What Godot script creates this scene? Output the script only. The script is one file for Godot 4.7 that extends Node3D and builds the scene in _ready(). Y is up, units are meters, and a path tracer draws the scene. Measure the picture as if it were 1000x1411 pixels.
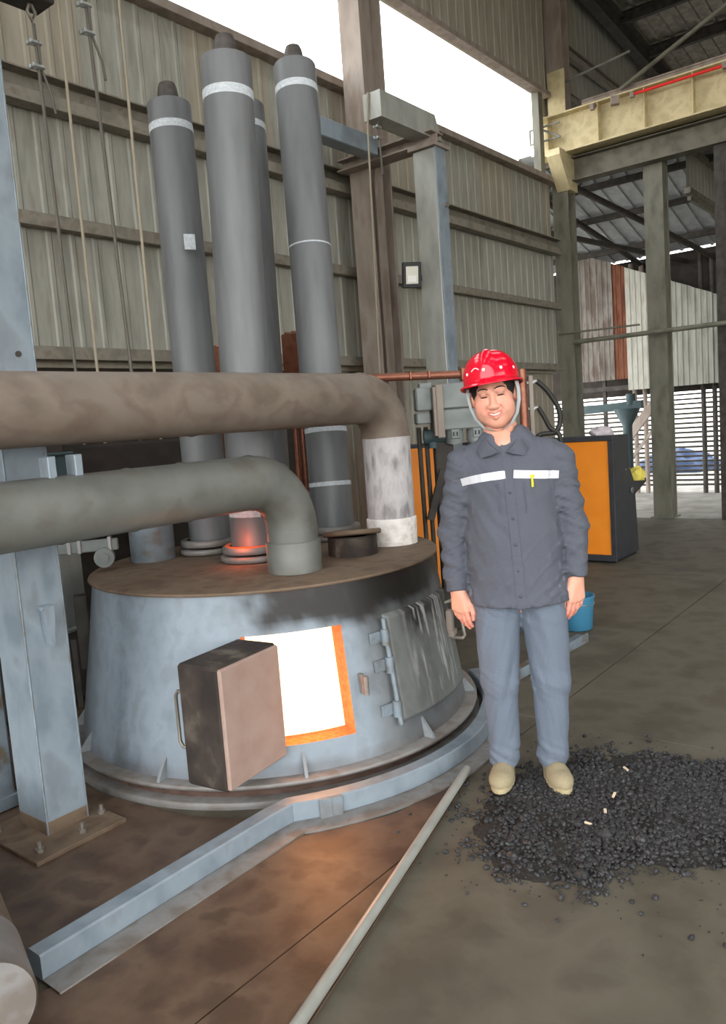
extends Node3D
# An electric furnace hall: camera, sky and exposure first, then the hall, then the furnace, its pipes and electrodes, the worker and the small things.

# ---------------------------------------------------------------- mesh builder
class B:
	var v := PackedVector3Array()
	var n := PackedVector3Array()
	var c := PackedColorArray()
	var i := PackedInt32Array()
	var col := Color.WHITE
	var xf := Transform3D.IDENTITY

	func vert(p: Vector3, nn: Vector3, cc = null) -> int:
		v.append(xf * p)
		n.append((xf.basis * nn).normalized())
		c.append(col if cc == null else cc)
		return v.size() - 1

	func face(a: int, b: int, d: int) -> void:
		var g := (v[b] - v[a]).cross(v[d] - v[a])
		if g.dot(n[a] + n[b] + n[d]) > 0.0:
			i.append_array(PackedInt32Array([a, d, b]))
		else:
			i.append_array(PackedInt32Array([a, b, d]))

	func tri(a: Vector3, b: Vector3, d: Vector3, want: Vector3) -> void:
		var g := (b - a).cross(d - a)
		if g.length_squared() < 1e-16:
			return
		g = g.normalized()
		if g.dot(want) < 0.0:
			g = -g
		face(vert(a, g), vert(b, g), vert(d, g))

	func quad(a: Vector3, b: Vector3, d: Vector3, e: Vector3, want: Vector3) -> void:
		var g := (d - a).cross(e - b)
		if g.length_squared() < 1e-16:
			return
		g = g.normalized()
		if g.dot(want) < 0.0:
			g = -g
		var q := [vert(a, g), vert(b, g), vert(d, g), vert(e, g)]
		face(q[0], q[1], q[2])
		face(q[0], q[2], q[3])

	func box(ctr: Vector3, size: Vector3, bev := 0.004, bas := Basis.IDENTITY) -> B:
		var h := size * 0.5
		var e: float = min(bev, min(h.x, min(h.y, h.z)) * 0.6)
		var P := func(s: Vector3, k: int) -> Vector3:
			var q := Vector3(s.x * h.x, s.y * h.y, s.z * h.z)
			for m in 3:
				if m != k:
					q[m] -= s[m] * e
			return ctr + bas * q
		for k in 3:
			var u := (k + 1) % 3
			var w := (k + 2) % 3
			for sg in [-1.0, 1.0]:
				var r := []
				for t in [[-1, -1], [1, -1], [1, 1], [-1, 1]]:
					var s := Vector3.ZERO
					s[k] = sg
					s[u] = t[0]
					s[w] = t[1]
					r.append(P.call(s, k))
				var nn := Vector3.ZERO
				nn[k] = sg
				quad(r[0], r[1], r[2], r[3], bas * nn)
			for a in [-1.0, 1.0]:
				for b2 in [-1.0, 1.0]:
					var s1 := Vector3.ZERO
					s1[u] = a
					s1[w] = b2
					var s2 := s1
					s1[k] = -1.0
					s2[k] = 1.0
					var nn := Vector3.ZERO
					nn[u] = a
					nn[w] = b2
					quad(P.call(s1, u), P.call(s2, u), P.call(s2, w), P.call(s1, w), bas * nn)
		for a in [-1.0, 1.0]:
			for b2 in [-1.0, 1.0]:
				for d in [-1.0, 1.0]:
					var s := Vector3(a, b2, d)
					tri(P.call(s, 0), P.call(s, 1), P.call(s, 2), bas * s)
		return self

	func bar(a: Vector3, b: Vector3, w: float, h: float, bev := 0.003, up := Vector3.UP) -> B:
		var z := (b - a).normalized()
		var x := up.cross(z)
		if x.length() < 0.01:
			x = Vector3.RIGHT.cross(z)
			if x.length() < 0.01:
				x = Vector3.BACK
		x = x.normalized()
		return box((a + b) * 0.5, Vector3(w, h, a.distance_to(b)), bev, Basis(x, z.cross(x), z))

	func ibeam(a: Vector3, b: Vector3, w: float, h: float, t := 0.014, up := Vector3.UP) -> B:
		var z := (b - a).normalized()
		var x := up.cross(z).normalized()
		var y := z.cross(x)
		bar(a, b, t, h - t, 0.002, up)
		bar(a + y * (h - t) * 0.5, b + y * (h - t) * 0.5, w, t, 0.002, up)
		bar(a - y * (h - t) * 0.5, b - y * (h - t) * 0.5, w, t, 0.002, up)
		return self

	func tube(pts: Array, r, segs := 16, caps := true) -> B:
		var z0: Vector3 = (pts[1] - pts[0]).normalized()
		var x: Vector3 = (Vector3.UP if abs(z0.y) < 0.9 else Vector3.RIGHT).cross(z0).normalized()
		var last := -1
		for k in pts.size():
			var z: Vector3
			if k == 0:
				z = pts[1] - pts[0]
			elif k == pts.size() - 1:
				z = pts[k] - pts[k - 1]
			else:
				z = (pts[k] - pts[k - 1]).normalized() + (pts[k + 1] - pts[k]).normalized()
			z = z.normalized()
			x = (x - z * x.dot(z)).normalized()
			var y := z.cross(x)
			var rr: float = r[k] if r is Array else r
			var at := v.size()
			for s in segs:
				var t := TAU * s / segs
				var d := x * cos(t) + y * sin(t)
				vert(pts[k] + d * rr, d)
			if last >= 0:
				for s in segs:
					var s2 := (s + 1) % segs
					face(last + s, at + s, at + s2)
					face(last + s, at + s2, last + s2)
			last = at
			if caps and (k == 0 or k == pts.size() - 1):
				var nn := -z if k == 0 else z
				var m := vert(pts[k], nn)
				var at2 := v.size()
				for s in segs:
					var t := TAU * s / segs
					vert(pts[k] + (x * cos(t) + y * sin(t)) * rr, nn)
				for s in segs:
					face(m, at2 + s, at2 + (s + 1) % segs)
		return self

	# a turned shape: profile of (radius, height), each segment flat unless the next one bends little
	func lathe(prof: Array, ctr := Vector3.ZERO, segs := 48, a0 := 0.0, a1 := TAU) -> B:
		var full := absf(a1 - a0 - TAU) < 0.001
		var nn := []
		for k in prof.size() - 1:
			var d: Vector2 = prof[k + 1] - prof[k]
			nn.append(Vector2(d.y, -d.x).normalized())
		for k in prof.size() - 1:
			var na: Vector2 = nn[k]
			var nb: Vector2 = nn[k]
			if k > 0 and nn[k - 1].dot(nn[k]) > 0.7:
				na = (nn[k - 1] + nn[k]).normalized()
			if k < nn.size() - 1 and nn[k + 1].dot(nn[k]) > 0.7:
				nb = (nn[k + 1] + nn[k]).normalized()
			var at := v.size()
			var cnt := segs if full else segs + 1
			for s in cnt:
				var t := a0 + (a1 - a0) * s / segs
				var d := Vector3(cos(t), 0, sin(t))
				vert(ctr + d * prof[k].x + Vector3.UP * prof[k].y, d * na.x + Vector3.UP * na.y)
				vert(ctr + d * prof[k + 1].x + Vector3.UP * prof[k + 1].y, d * nb.x + Vector3.UP * nb.y)
			for s in segs:
				var s2 := (s + 1) % cnt
				if prof[k].x > 1e-5:
					face(at + s * 2, at + s2 * 2, at + s2 * 2 + 1)
				if prof[k + 1].x > 1e-5:
					face(at + s * 2, at + s2 * 2 + 1, at + s * 2 + 1)
		return self

	# a smooth sheet of points rows x columns; colours optional; skip(r, k) leaves a quad out
	func grid(P: Array, closed := false, out := Vector3.ZERO, colors = null, skip = null) -> B:
		var R := P.size()
		var K: int = P[0].size()
		var at := v.size()
		for r in R:
			for k in K:
				var k0: int = (k - 1 + K) % K if closed else max(k - 1, 0)
				var k1: int = (k + 1) % K if closed else min(k + 1, K - 1)
				var g: Vector3 = (P[r][k1] - P[r][k0]).cross(P[min(r + 1, R - 1)][k] - P[max(r - 1, 0)][k])
				if g.length_squared() < 1e-18:
					g = Vector3.UP
				g = g.normalized()
				if out != Vector3.ZERO:
					var w: Vector3 = P[r][k] - out
					if g.dot(w) < 0.0:
						g = -g
				vert(P[r][k], g, colors[r][k] if colors != null else null)
		for r in R - 1:
			for k in (K if closed else K - 1):
				if skip != null and skip.call(r, k):
					continue
				var k1 := (k + 1) % K
				face(at + r * K + k, at + r * K + k1, at + (r + 1) * K + k1)
				face(at + r * K + k, at + (r + 1) * K + k1, at + (r + 1) * K + k)
		return self

	# a flat outline in the plane (ax, ay) at o, given depth along ax x ay
	func slab(poly: PackedVector2Array, o: Vector3, ax: Vector3, ay: Vector3, depth: float) -> B:
		var az := ax.cross(ay).normalized()
		var idx := Geometry2D.triangulate_polygon(poly)
		for side in 2:
			var z := az * depth * (0.5 if side else -0.5)
			for t in range(0, idx.size(), 3):
				var q := []
				for m in 3:
					var p: Vector2 = poly[idx[t + m]]
					q.append(o + ax * p.x + ay * p.y + z)
				tri(q[0], q[1], q[2], z)
		var mid := Vector2.ZERO
		for p in poly:
			mid += p / poly.size()
		for k in poly.size():
			var p := poly[k]
			var q := poly[(k + 1) % poly.size()]
			var e := q - p
			var nn := Vector2(e.y, -e.x)
			if Geometry2D.is_polygon_clockwise(poly):
				nn = -nn
			var a := o + ax * p.x + ay * p.y
			var b := o + ax * q.x + ay * q.y
			quad(a - az * depth * 0.5, b - az * depth * 0.5, b + az * depth * 0.5, a + az * depth * 0.5, ax * nn.x + ay * nn.y)
		return self

	# a trapezoid-ribbed metal sheet: x along, y up, ribs towards +z; slanted top allowed
	func sheet(w: float, h0: float, h1: float, pitch := 0.165, rib := 0.036, deep := 0.007, thick := 0.006) -> B:
		var prof := []
		var x := 0.0
		while x < w - 0.001:
			var f := pitch - rib
			prof.append(Vector2(x, 0))
			prof.append(Vector2(min(x + f - 0.012, w), 0))
			if x + f < w:
				prof.append(Vector2(min(x + f, w), deep))
				prof.append(Vector2(min(x + f + rib - 0.012, w), deep))
			x += pitch
		prof.append(Vector2(w, 0))
		for k in prof.size() - 1:
			var p: Vector2 = prof[k]
			var q: Vector2 = prof[k + 1]
			if p.distance_to(q) < 1e-5:
				continue
			var hp: float = lerp(h0, h1, p.x / w)
			var hq: float = lerp(h0, h1, q.x / w)
			var nn := Vector3(-(q.y - p.y), 0, q.x - p.x)
			var t := Vector3(0, 0, thick)
			var a := Vector3(p.x, 0, p.y)
			var b := Vector3(q.x, 0, q.y)
			quad(a, b, b + Vector3(0, hq, 0), a + Vector3(0, hp, 0), nn)
			quad(a - t, b - t, b - t + Vector3(0, hq, 0), a - t + Vector3(0, hp, 0), -nn)
			quad(a, b, b - t, a - t, Vector3.DOWN)
			quad(a + Vector3(0, hp, 0), b + Vector3(0, hq, 0), b + Vector3(0, hq, 0) - t, a + Vector3(0, hp, 0) - t, Vector3.UP)
		return self

	func ball(ctr: Vector3, r: Vector3, segs := 16, rows := 10, bas := Basis.IDENTITY) -> B:
		var at := v.size()
		for a in rows + 1:
			for s in segs:
				var th := PI * a / rows
				var ph := TAU * s / segs
				var d := Vector3(sin(th) * cos(ph), cos(th), sin(th) * sin(ph))
				vert(ctr + bas * (d * r), bas * (d / r))
		for a in rows:
			for s in segs:
				var s2 := (s + 1) % segs
				if a > 0:
					face(at + a * segs + s, at + a * segs + s2, at + (a + 1) * segs + s2)
				if a < rows - 1:
					face(at + a * segs + s, at + (a + 1) * segs + s2, at + (a + 1) * segs + s)
		return self

	func mesh(m: Material) -> ArrayMesh:
		var A := []
		A.resize(Mesh.ARRAY_MAX)
		A[Mesh.ARRAY_VERTEX] = v
		A[Mesh.ARRAY_NORMAL] = n
		A[Mesh.ARRAY_COLOR] = c
		A[Mesh.ARRAY_INDEX] = i
		var am := ArrayMesh.new()
		am.add_surface_from_arrays(Mesh.PRIMITIVE_TRIANGLES, A)
		am.surface_set_material(0, m)
		return am

# ---------------------------------------------------------------- distance field, meshed by surface nets
class Field:
	var o: Vector3
	var h: float
	var nx: int
	var ny: int
	var nz: int
	var d := PackedFloat32Array()

	func _init(lo: Vector3, hi: Vector3, cell: float) -> void:
		o = lo
		h = cell
		nx = int((hi.x - lo.x) / cell) + 2
		ny = int((hi.y - lo.y) / cell) + 2
		nz = int((hi.z - lo.z) / cell) + 2
		d.resize(nx * ny * nz)
		d.fill(1.0)

	func _put(at: int, x: float, k: float, sub: bool) -> void:
		var f := d[at]
		if sub:
			x = -x
			var q: float = max(k - absf(f - x), 0.0) / k
			d[at] = max(f, x) + q * q * k * 0.25
		else:
			var q: float = max(k - absf(f - x), 0.0) / k
			d[at] = min(f, x) - q * q * k * 0.25

	# tapered capsule; fz < 1 flattens it front to back; cut: plane (normal, offset) that ends it
	func bone(a: Vector3, b: Vector3, ra: float, rb: float, k := 0.02, fz := 1.0, cut = null, sub := false) -> Field:
		var m: float = max(ra, rb) + k + h * 2.0
		var lo := Vector3(min(a.x, b.x), min(a.y, b.y), min(a.z, b.z)) - Vector3.ONE * m
		var hi := Vector3(max(a.x, b.x), max(a.y, b.y), max(a.z, b.z)) + Vector3.ONE * m
		var ab := b - a
		ab.z /= fz
		var l2: float = max(ab.length_squared(), 1e-9)
		var x0: int = max(0, int((lo.x - o.x) / h))
		var y0: int = max(0, int((lo.y - o.y) / h))
		var z0: int = max(0, int((lo.z - o.z) / h))
		var x1: int = min(nx - 1, int((hi.x - o.x) / h) + 1)
		var y1: int = min(ny - 1, int((hi.y - o.y) / h) + 1)
		var z1: int = min(nz - 1, int((hi.z - o.z) / h) + 1)
		for z in range(z0, z1 + 1):
			for y in range(y0, y1 + 1):
				var at := (z * ny + y) * nx + x0
				var p := Vector3(o.x + x0 * h - a.x, o.y + y * h - a.y, (o.z + z * h - a.z) / fz)
				for x in range(x0, x1 + 1):
					var t: float = clampf(p.dot(ab) / l2, 0.0, 1.0)
					var dist := (p - ab * t).length() - lerpf(ra, rb, t)
					if cut != null:
						var w := Vector3(o.x + x * h, o.y + y * h, o.z + z * h)
						dist = maxf(dist, w.dot(cut[0]) - cut[1])
					_put(at, dist, k, sub)
					at += 1
					p.x += h
		return self

	func egg(ctr: Vector3, r: Vector3, k := 0.02, sub := false) -> Field:
		var m := k + h * 2.0
		var lo := ctr - r - Vector3.ONE * m
		var hi := ctr + r + Vector3.ONE * m
		var x0: int = max(0, int((lo.x - o.x) / h))
		var y0: int = max(0, int((lo.y - o.y) / h))
		var z0: int = max(0, int((lo.z - o.z) / h))
		var x1: int = min(nx - 1, int((hi.x - o.x) / h) + 1)
		var y1: int = min(ny - 1, int((hi.y - o.y) / h) + 1)
		var z1: int = min(nz - 1, int((hi.z - o.z) / h) + 1)
		for z in range(z0, z1 + 1):
			for y in range(y0, y1 + 1):
				var at := (z * ny + y) * nx + x0
				for x in range(x0, x1 + 1):
					var p := Vector3(o.x + x * h, o.y + y * h, o.z + z * h) - ctr
					var q := p / r
					var k0 := q.length()
					var k1 := (q / r).length()
					var dist: float = -min(r.x, min(r.y, r.z)) if k1 < 1e-6 else k0 * (k0 - 1.0) / k1
					_put(at, dist, k, sub)
					at += 1
		return self

	func warp(f: Callable) -> Field:
		for z in nz:
			for y in ny:
				for x in nx:
					var at := (z * ny + y) * nx + x
					if absf(d[at]) < 0.05:
						d[at] = f.call(Vector3(o.x + x * h, o.y + y * h, o.z + z * h), d[at])
		return self

	func clip(nn: Vector3, off: float) -> Field:
		for z in nz:
			for y in ny:
				for x in nx:
					var at := (z * ny + y) * nx + x
					d[at] = maxf(d[at], Vector3(o.x + x * h, o.y + y * h, o.z + z * h).dot(nn) - off)
		return self

	# the foremost z of the surface over (x, y)
	func front(px: float, py: float, back := -0.2) -> float:
		var x: int = clampi(int((px - o.x) / h), 0, nx - 2)
		var y: int = clampi(int((py - o.y) / h), 0, ny - 2)
		var fx: float = (px - o.x) / h - x
		var fy: float = (py - o.y) / h - y
		var was := 1.0
		for z in range(nz - 1, -1, -1):
			var at := (z * ny + y) * nx + x
			var f: float = lerpf(lerpf(d[at], d[at + 1], fx), lerpf(d[at + nx], d[at + nx + 1], fx), fy)
			if f < 0.0:
				return o.z + (z + (-f) / maxf(was - f, 1e-6)) * h
			was = f
		return back

	func into(b: B, color = null) -> void:
		var where := PackedInt32Array()
		where.resize(nx * ny * nz)
		where.fill(-1)
		var sx := 1
		var sy := nx
		var sz := nx * ny
		for z in nz - 1:
			for y in ny - 1:
				var at := (z * ny + y) * nx
				for x in nx - 1:
					var f0 := d[at]
					var f1 := d[at + 1]
					var f2 := d[at + sy]
					var f3 := d[at + sy + 1]
					var f4 := d[at + sz]
					var f5 := d[at + sz + 1]
					var f6 := d[at + sz + sy]
					var f7 := d[at + sz + sy + 1]
					var lo: float = minf(minf(minf(f0, f1), minf(f2, f3)), minf(minf(f4, f5), minf(f6, f7)))
					var hi: float = maxf(maxf(maxf(f0, f1), maxf(f2, f3)), maxf(maxf(f4, f5), maxf(f6, f7)))
					if lo < 0.0 and hi >= 0.0:
						var s := Vector3.ZERO
						var cnt := 0
						var f := [f0, f1, f2, f3, f4, f5, f6, f7]
						for e in EDGES:
							var fa: float = f[e[0]]
							var fb: float = f[e[1]]
							if (fa < 0.0) != (fb < 0.0):
								s += CORNERS[e[0]].lerp(CORNERS[e[1]], fa / (fa - fb))
								cnt += 1
						var p := o + (Vector3(x, y, z) + s / cnt) * h
						var g := Vector3(f1 + f3 + f5 + f7 - f0 - f2 - f4 - f6, f2 + f3 + f6 + f7 - f0 - f1 - f4 - f5, f4 + f5 + f6 + f7 - f0 - f1 - f2 - f3)
						where[at] = b.vert(p, g.normalized() if g.length_squared() > 0 else Vector3.UP, color.call(p) if color != null else null)
					at += 1
		for z in range(1, nz - 1):
			for y in range(1, ny - 1):
				var at := (z * ny + y) * nx + 1
				for x in range(1, nx - 1):
					var s := d[at] < 0.0
					if s != (d[at + 1] < 0.0):
						_q(b, where[at], where[at - sy], where[at - sy - sz], where[at - sz])
					if s != (d[at + sy] < 0.0):
						_q(b, where[at], where[at - 1], where[at - 1 - sz], where[at - sz])
					if s != (d[at + sz] < 0.0):
						_q(b, where[at], where[at - 1], where[at - 1 - sy], where[at - sy])
					at += 1

	func _q(b: B, p: int, q: int, r: int, s: int) -> void:
		if p < 0 or q < 0 or r < 0 or s < 0:
			return
		b.face(p, q, r)
		b.face(p, r, s)

	const CORNERS := [Vector3(0, 0, 0), Vector3(1, 0, 0), Vector3(0, 1, 0), Vector3(1, 1, 0), Vector3(0, 0, 1), Vector3(1, 0, 1), Vector3(0, 1, 1), Vector3(1, 1, 1)]
	const EDGES := [[0, 1], [2, 3], [4, 5], [6, 7], [0, 2], [1, 3], [4, 6], [5, 7], [0, 4], [1, 5], [2, 6], [3, 7]]

# ---------------------------------------------------------------- objects
var used := {}
var M := {}
var rng := RandomNumberGenerator.new()

func numbered(called: String) -> String:
	var k: int = used.get(called, 0)
	used[called] = k + 1
	return called if k == 0 else "%s_%03d" % [called, k]

func tag(o: Node, label: String, category: String, group := "") -> void:
	o.set_meta("label", label)
	o.set_meta("category", category)
	if group:
		o.set_meta("group", group)

func thing(called: String, label: String, category: String, at := Vector3.ZERO, group := "") -> Node3D:
	var o := Node3D.new()
	o.name = numbered(called)
	o.position = at
	add_child(o, true)
	tag(o, label, category, group)
	return o

func setting(called: String) -> Node3D:
	var o := Node3D.new()
	o.name = called
	o.set_meta("kind", "structure")
	add_child(o, true)
	return o

func part(parent: Node, called: String, b: B, m: Material, label := "") -> MeshInstance3D:
	var o := MeshInstance3D.new()
	o.mesh = b.mesh(m)
	var k := 0
	for ch in parent.get_children():
		if str(ch.name) == called or str(ch.name).begins_with(called + "_0"):
			k += 1
	o.name = called if k == 0 else "%s_%03d" % [called, k]
	parent.add_child(o, true)
	if label:
		o.set_meta("label", label)
	return o

func lone(called: String, b: B, m: Material, label: String, category: String, group := "") -> MeshInstance3D:
	var o := part(self, "fresh", b, m)
	o.name = numbered(called)
	tag(o, label, category, group)
	return o

# ---------------------------------------------------------------- materials
func rgb(r: float, g: float, b: float) -> Color:
	return Color(r / 255.0, g / 255.0, b / 255.0)

func lin(r: float, g: float, b: float) -> Color:
	return rgb(r, g, b).srgb_to_linear()

var bumps := {}
const TRIM := {"concrete": 0.57, "blue_paint": 0.66, "blue_paint_worn": 0.62, "shell_paint": 0.7, "siding_a": 1.08, "siding_b": 1.08, "siding_c": 1.12, "siding_rust": 0.6, "girt": 1.05, "dark_roof": 1.3, "column_drab": 0.76, "rusty_beam": 1.1, "galvanised": 0.9, "rust_dust": 0.7, "steel_floor": 0.8, "teal_paint": 0.45, "pipe_brown": 0.84, "pipe_grey": 0.74, "soot_slab": 0.7, "graphite": 0.9, "machine_grey": 0.8, "cloth_grey": 0.92, "lagging": 0.9, "coal_dust": 0.7, "coal": 0.7, "cloth_blue": 0.86, "siding_pale": 0.6, "siding_stained": 0.62}

func noise_tex(colors: Array, freq: float, sd: int, size := 512, warp := 0.0) -> NoiseTexture2D:
	var f := FastNoiseLite.new()
	f.seed = sd
	f.frequency = freq
	f.fractal_octaves = 5
	f.noise_type = FastNoiseLite.TYPE_SIMPLEX_SMOOTH
	if warp > 0.0:
		f.domain_warp_enabled = true
		f.domain_warp_amplitude = warp
		f.domain_warp_frequency = freq * 1.5
	var t := NoiseTexture2D.new()
	t.width = size
	t.height = size
	t.seamless = true
	t.noise = f
	if colors.size():
		var g := Gradient.new()
		var at := PackedFloat32Array()
		var cs := PackedColorArray()
		for k in colors.size():
			at.append(0.18 + 0.64 * k / maxf(colors.size() - 1, 1))
			cs.append(colors[k])
		g.offsets = at
		g.colors = cs
		t.color_ramp = g
	return t

func surf(called: String, colors: Array, freq := 0.01, scale := Vector3.ONE, rough := 0.7, metal := 0.0, bump := 0.0, warp := 0.0, vcol := false) -> StandardMaterial3D:
	var m := StandardMaterial3D.new()
	m.resource_name = called
	m.roughness = rough
	m.metallic = metal
	var trim: float = TRIM.get(called, 1.0)
	colors = colors.map(func(c): return (c.srgb_to_linear() * trim).linear_to_srgb())
	if colors.size() == 1:
		m.albedo_color = colors[0]
	else:
		m.albedo_texture = noise_tex(colors, freq, hash(called) % 10000, 512, warp)
	m.uv1_triplanar = true
	m.uv1_world_triplanar = true
	m.uv1_scale = scale
	m.vertex_color_use_as_albedo = vcol
	if bump > 0.0:
		if not bumps.has("fine"):
			bumps["fine"] = noise_tex([], 0.03, 77)
		m.heightmap_enabled = true
		m.heightmap_texture = bumps["fine"]
		m.heightmap_scale = bump
		m.heightmap_deep_parallax = false
	M[called] = m
	return m

func plain(called: String, c: Color, rough := 0.6, metal := 0.0) -> StandardMaterial3D:
	var m := StandardMaterial3D.new()
	m.resource_name = called
	m.albedo_color = c
	m.roughness = rough
	m.metallic = metal
	M[called] = m
	return m

func materials() -> void:
	var tall := Vector3(1.3, 0.22, 1.3)
	surf("siding_a", [rgb(146, 145, 134), rgb(156, 155, 144), rgb(164, 163, 152), rgb(152, 149, 136)], 0.012, tall, 0.6, 0.15, 0.0, 20)
	surf("siding_b", [rgb(136, 135, 125), rgb(148, 147, 136), rgb(157, 156, 146), rgb(142, 138, 126)], 0.012, tall, 0.6, 0.15, 0.0, 20)
	surf("siding_c", [rgb(138, 131, 116), rgb(148, 141, 126), rgb(156, 149, 134)], 0.012, tall, 0.65, 0.1, 0.0, 20)
	surf("siding_pale", [rgb(150, 150, 138), rgb(172, 172, 160), rgb(184, 184, 172)], 0.012, tall, 0.6, 0.15, 0.0, 20)
	surf("siding_rust", [rgb(92, 48, 28), rgb(126, 66, 38), rgb(140, 90, 64), rgb(112, 56, 34)], 0.012, tall, 0.85, 0.0, 0.0, 20)
	surf("siding_stained", [rgb(104, 90, 80), rgb(128, 118, 110), rgb(152, 146, 138), rgb(112, 96, 86)], 0.006, Vector3(1, 0.3, 1), 0.8, 0.0, 0.0, 40)
	surf("girt", [rgb(116, 110, 98), rgb(128, 122, 110), rgb(136, 130, 118), rgb(120, 110, 96)], 0.01, Vector3(1, 1, 1), 0.7, 0.1)
	surf("rusty_beam", [rgb(126, 114, 104), rgb(138, 126, 116), rgb(146, 135, 125), rgb(130, 115, 103)], 0.008, Vector3(1, 0.3, 1), 0.7, 0.1)
	surf("dark_steel", [rgb(44, 40, 36), rgb(58, 54, 49), rgb(70, 64, 57)], 0.012, Vector3.ONE, 0.7, 0.1)
	surf("dark_roof", [rgb(96, 92, 82), rgb(116, 110, 99), rgb(128, 122, 110)], 0.01, Vector3.ONE, 0.75)
	surf("shed_roof", [rgb(160, 164, 168), rgb(176, 180, 184), rgb(186, 190, 194)], 0.008, Vector3.ONE, 0.6, 0.1)
	surf("cream_paint", [rgb(184, 170, 130), rgb(198, 184, 144), rgb(206, 192, 152), rgb(190, 174, 134)], 0.008, Vector3.ONE, 0.6)
	surf("column_drab", [rgb(104, 102, 88), rgb(124, 122, 107), rgb(134, 132, 117)], 0.01, Vector3(1, 0.4, 1), 0.65)
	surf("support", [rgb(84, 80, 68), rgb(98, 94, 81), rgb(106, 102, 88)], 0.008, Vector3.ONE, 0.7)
	surf("blue_paint", [rgb(140, 155, 166), rgb(158, 172, 183), rgb(168, 182, 192), rgb(150, 160, 168)], 0.008, Vector3(1, 0.6, 1), 0.42, 0.1, 0.06)
	surf("blue_paint_worn", [rgb(134, 120, 104), rgb(146, 158, 166), rgb(158, 172, 182), rgb(166, 180, 190)], 0.012, Vector3(1.2, 1.2, 1.2), 0.5, 0.1, 0.08, 30)
	surf("gusset", [rgb(128, 132, 134), rgb(142, 148, 152)], 0.02, Vector3.ONE, 0.6, 0.05)
	surf("galvanised", [rgb(158, 160, 152), rgb(170, 171, 163), rgb(180, 181, 173)], 0.012, Vector3(1, 0.4, 1), 0.38, 0.2)
	surf("shell_paint", [rgb(218, 218, 216), rgb(238, 240, 240), rgb(252, 253, 255), rgb(228, 226, 222)], 0.012, Vector3(1, 0.7, 1), 0.55, 0.05, 0.08, 30, true)
	surf("rust_dust", [rgb(112, 92, 74), rgb(128, 107, 87), rgb(138, 117, 96), rgb(118, 96, 76)], 0.008, Vector3.ONE, 0.8, 0.0, 0.15, 30)
	surf("ring_steel", [rgb(122, 114, 106), rgb(136, 132, 128), rgb(144, 142, 140), rgb(126, 116, 108)], 0.01, Vector3.ONE, 0.55, 0.3, 0.1)
	surf("brown_skirt", [rgb(70, 50, 42), rgb(96, 74, 64), rgb(110, 90, 80)], 0.015, Vector3.ONE, 0.8)
	surf("pipe_brown", [rgb(112, 99, 87), rgb(130, 117, 104), rgb(138, 126, 113), rgb(120, 104, 92), rgb(134, 122, 110)], 0.006, Vector3(0.7, 1, 1), 0.62, 0.05, 0.0, 20)
	surf("pipe_grey", [rgb(112, 114, 107), rgb(126, 128, 121), rgb(134, 136, 130), rgb(118, 115, 106)], 0.006, Vector3(0.8, 1, 1), 0.5, 0.15, 0.05, 30)
	surf("lagging", [rgb(132, 128, 128), rgb(176, 172, 172), rgb(190, 186, 186), rgb(202, 198, 198), rgb(176, 170, 170)], 0.01, Vector3(2.2, 0.7, 2.2), 0.85, 0.0, 0.1, 20)
	surf("plaster", [rgb(196, 186, 178), rgb(224, 218, 212), rgb(236, 232, 228)], 0.015, Vector3(2, 2, 2), 0.95, 0.0, 0.25)
	surf("graphite", [rgb(108, 110, 112), rgb(119, 121, 123), rgb(126, 128, 130)], 0.012, Vector3(2, 0.25, 2), 0.5, 0.1)
	surf("graphite_dark", [rgb(70, 64, 60), rgb(86, 80, 76)], 0.02, Vector3(2, 2, 2), 0.5, 0.2)
	surf("chalk", [rgb(186, 192, 198), rgb(220, 226, 230)], 0.03, Vector3(3, 3, 3), 0.8)
	surf("concrete", [rgb(104, 96, 80), rgb(120, 112, 95), rgb(128, 120, 103), rgb(112, 103, 87)], 0.008, Vector3(0.5, 0.5, 0.5), 0.8, 0.0, 0.1, 30)
	surf("steel_floor", [rgb(88, 68, 56), rgb(108, 86, 70), rgb(120, 98, 80), rgb(96, 76, 62)], 0.006, Vector3(0.9, 0.9, 0.9), 0.5, 0.12, 0.06, 30)
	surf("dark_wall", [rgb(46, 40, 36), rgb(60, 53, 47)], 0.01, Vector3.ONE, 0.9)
	surf("orange_paint", [rgb(246, 144, 36), rgb(252, 152, 44)], 0.004, Vector3.ONE, 0.45)
	surf("console_dark", [rgb(52, 54, 58), rgb(62, 64, 69)], 0.01, Vector3.ONE, 0.5, 0.1)
	surf("teal_paint", [rgb(84, 108, 112), rgb(100, 124, 128)], 0.01, Vector3.ONE, 0.6)
	surf("machine_grey", [rgb(122, 128, 126), rgb(140, 146, 144), rgb(150, 156, 154)], 0.01, Vector3.ONE, 0.55, 0.1, 0.05)
	surf("copper", [rgb(134, 84, 66), rgb(158, 104, 82), rgb(140, 90, 74)], 0.02, Vector3.ONE, 0.42, 0.6)
	surf("brick", [rgb(154, 129, 117), rgb(160, 136, 124), rgb(164, 141, 129)], 0.006, Vector3(2, 2, 2), 0.95, 0.0, 0.1)
	surf("soot_slab", [rgb(46, 38, 34), rgb(58, 48, 42), rgb(72, 61, 54), rgb(116, 108, 94)], 0.006, Vector3(1.4, 1.0, 1.4), 0.85, 0.0, 0.2, 40)
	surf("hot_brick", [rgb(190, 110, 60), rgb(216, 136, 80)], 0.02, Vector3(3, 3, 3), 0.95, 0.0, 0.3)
	surf("coal", [rgb(40, 40, 42), rgb(62, 61, 62), rgb(88, 88, 90)], 0.03, Vector3(6, 6, 6), 0.5, 0.1)
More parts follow.
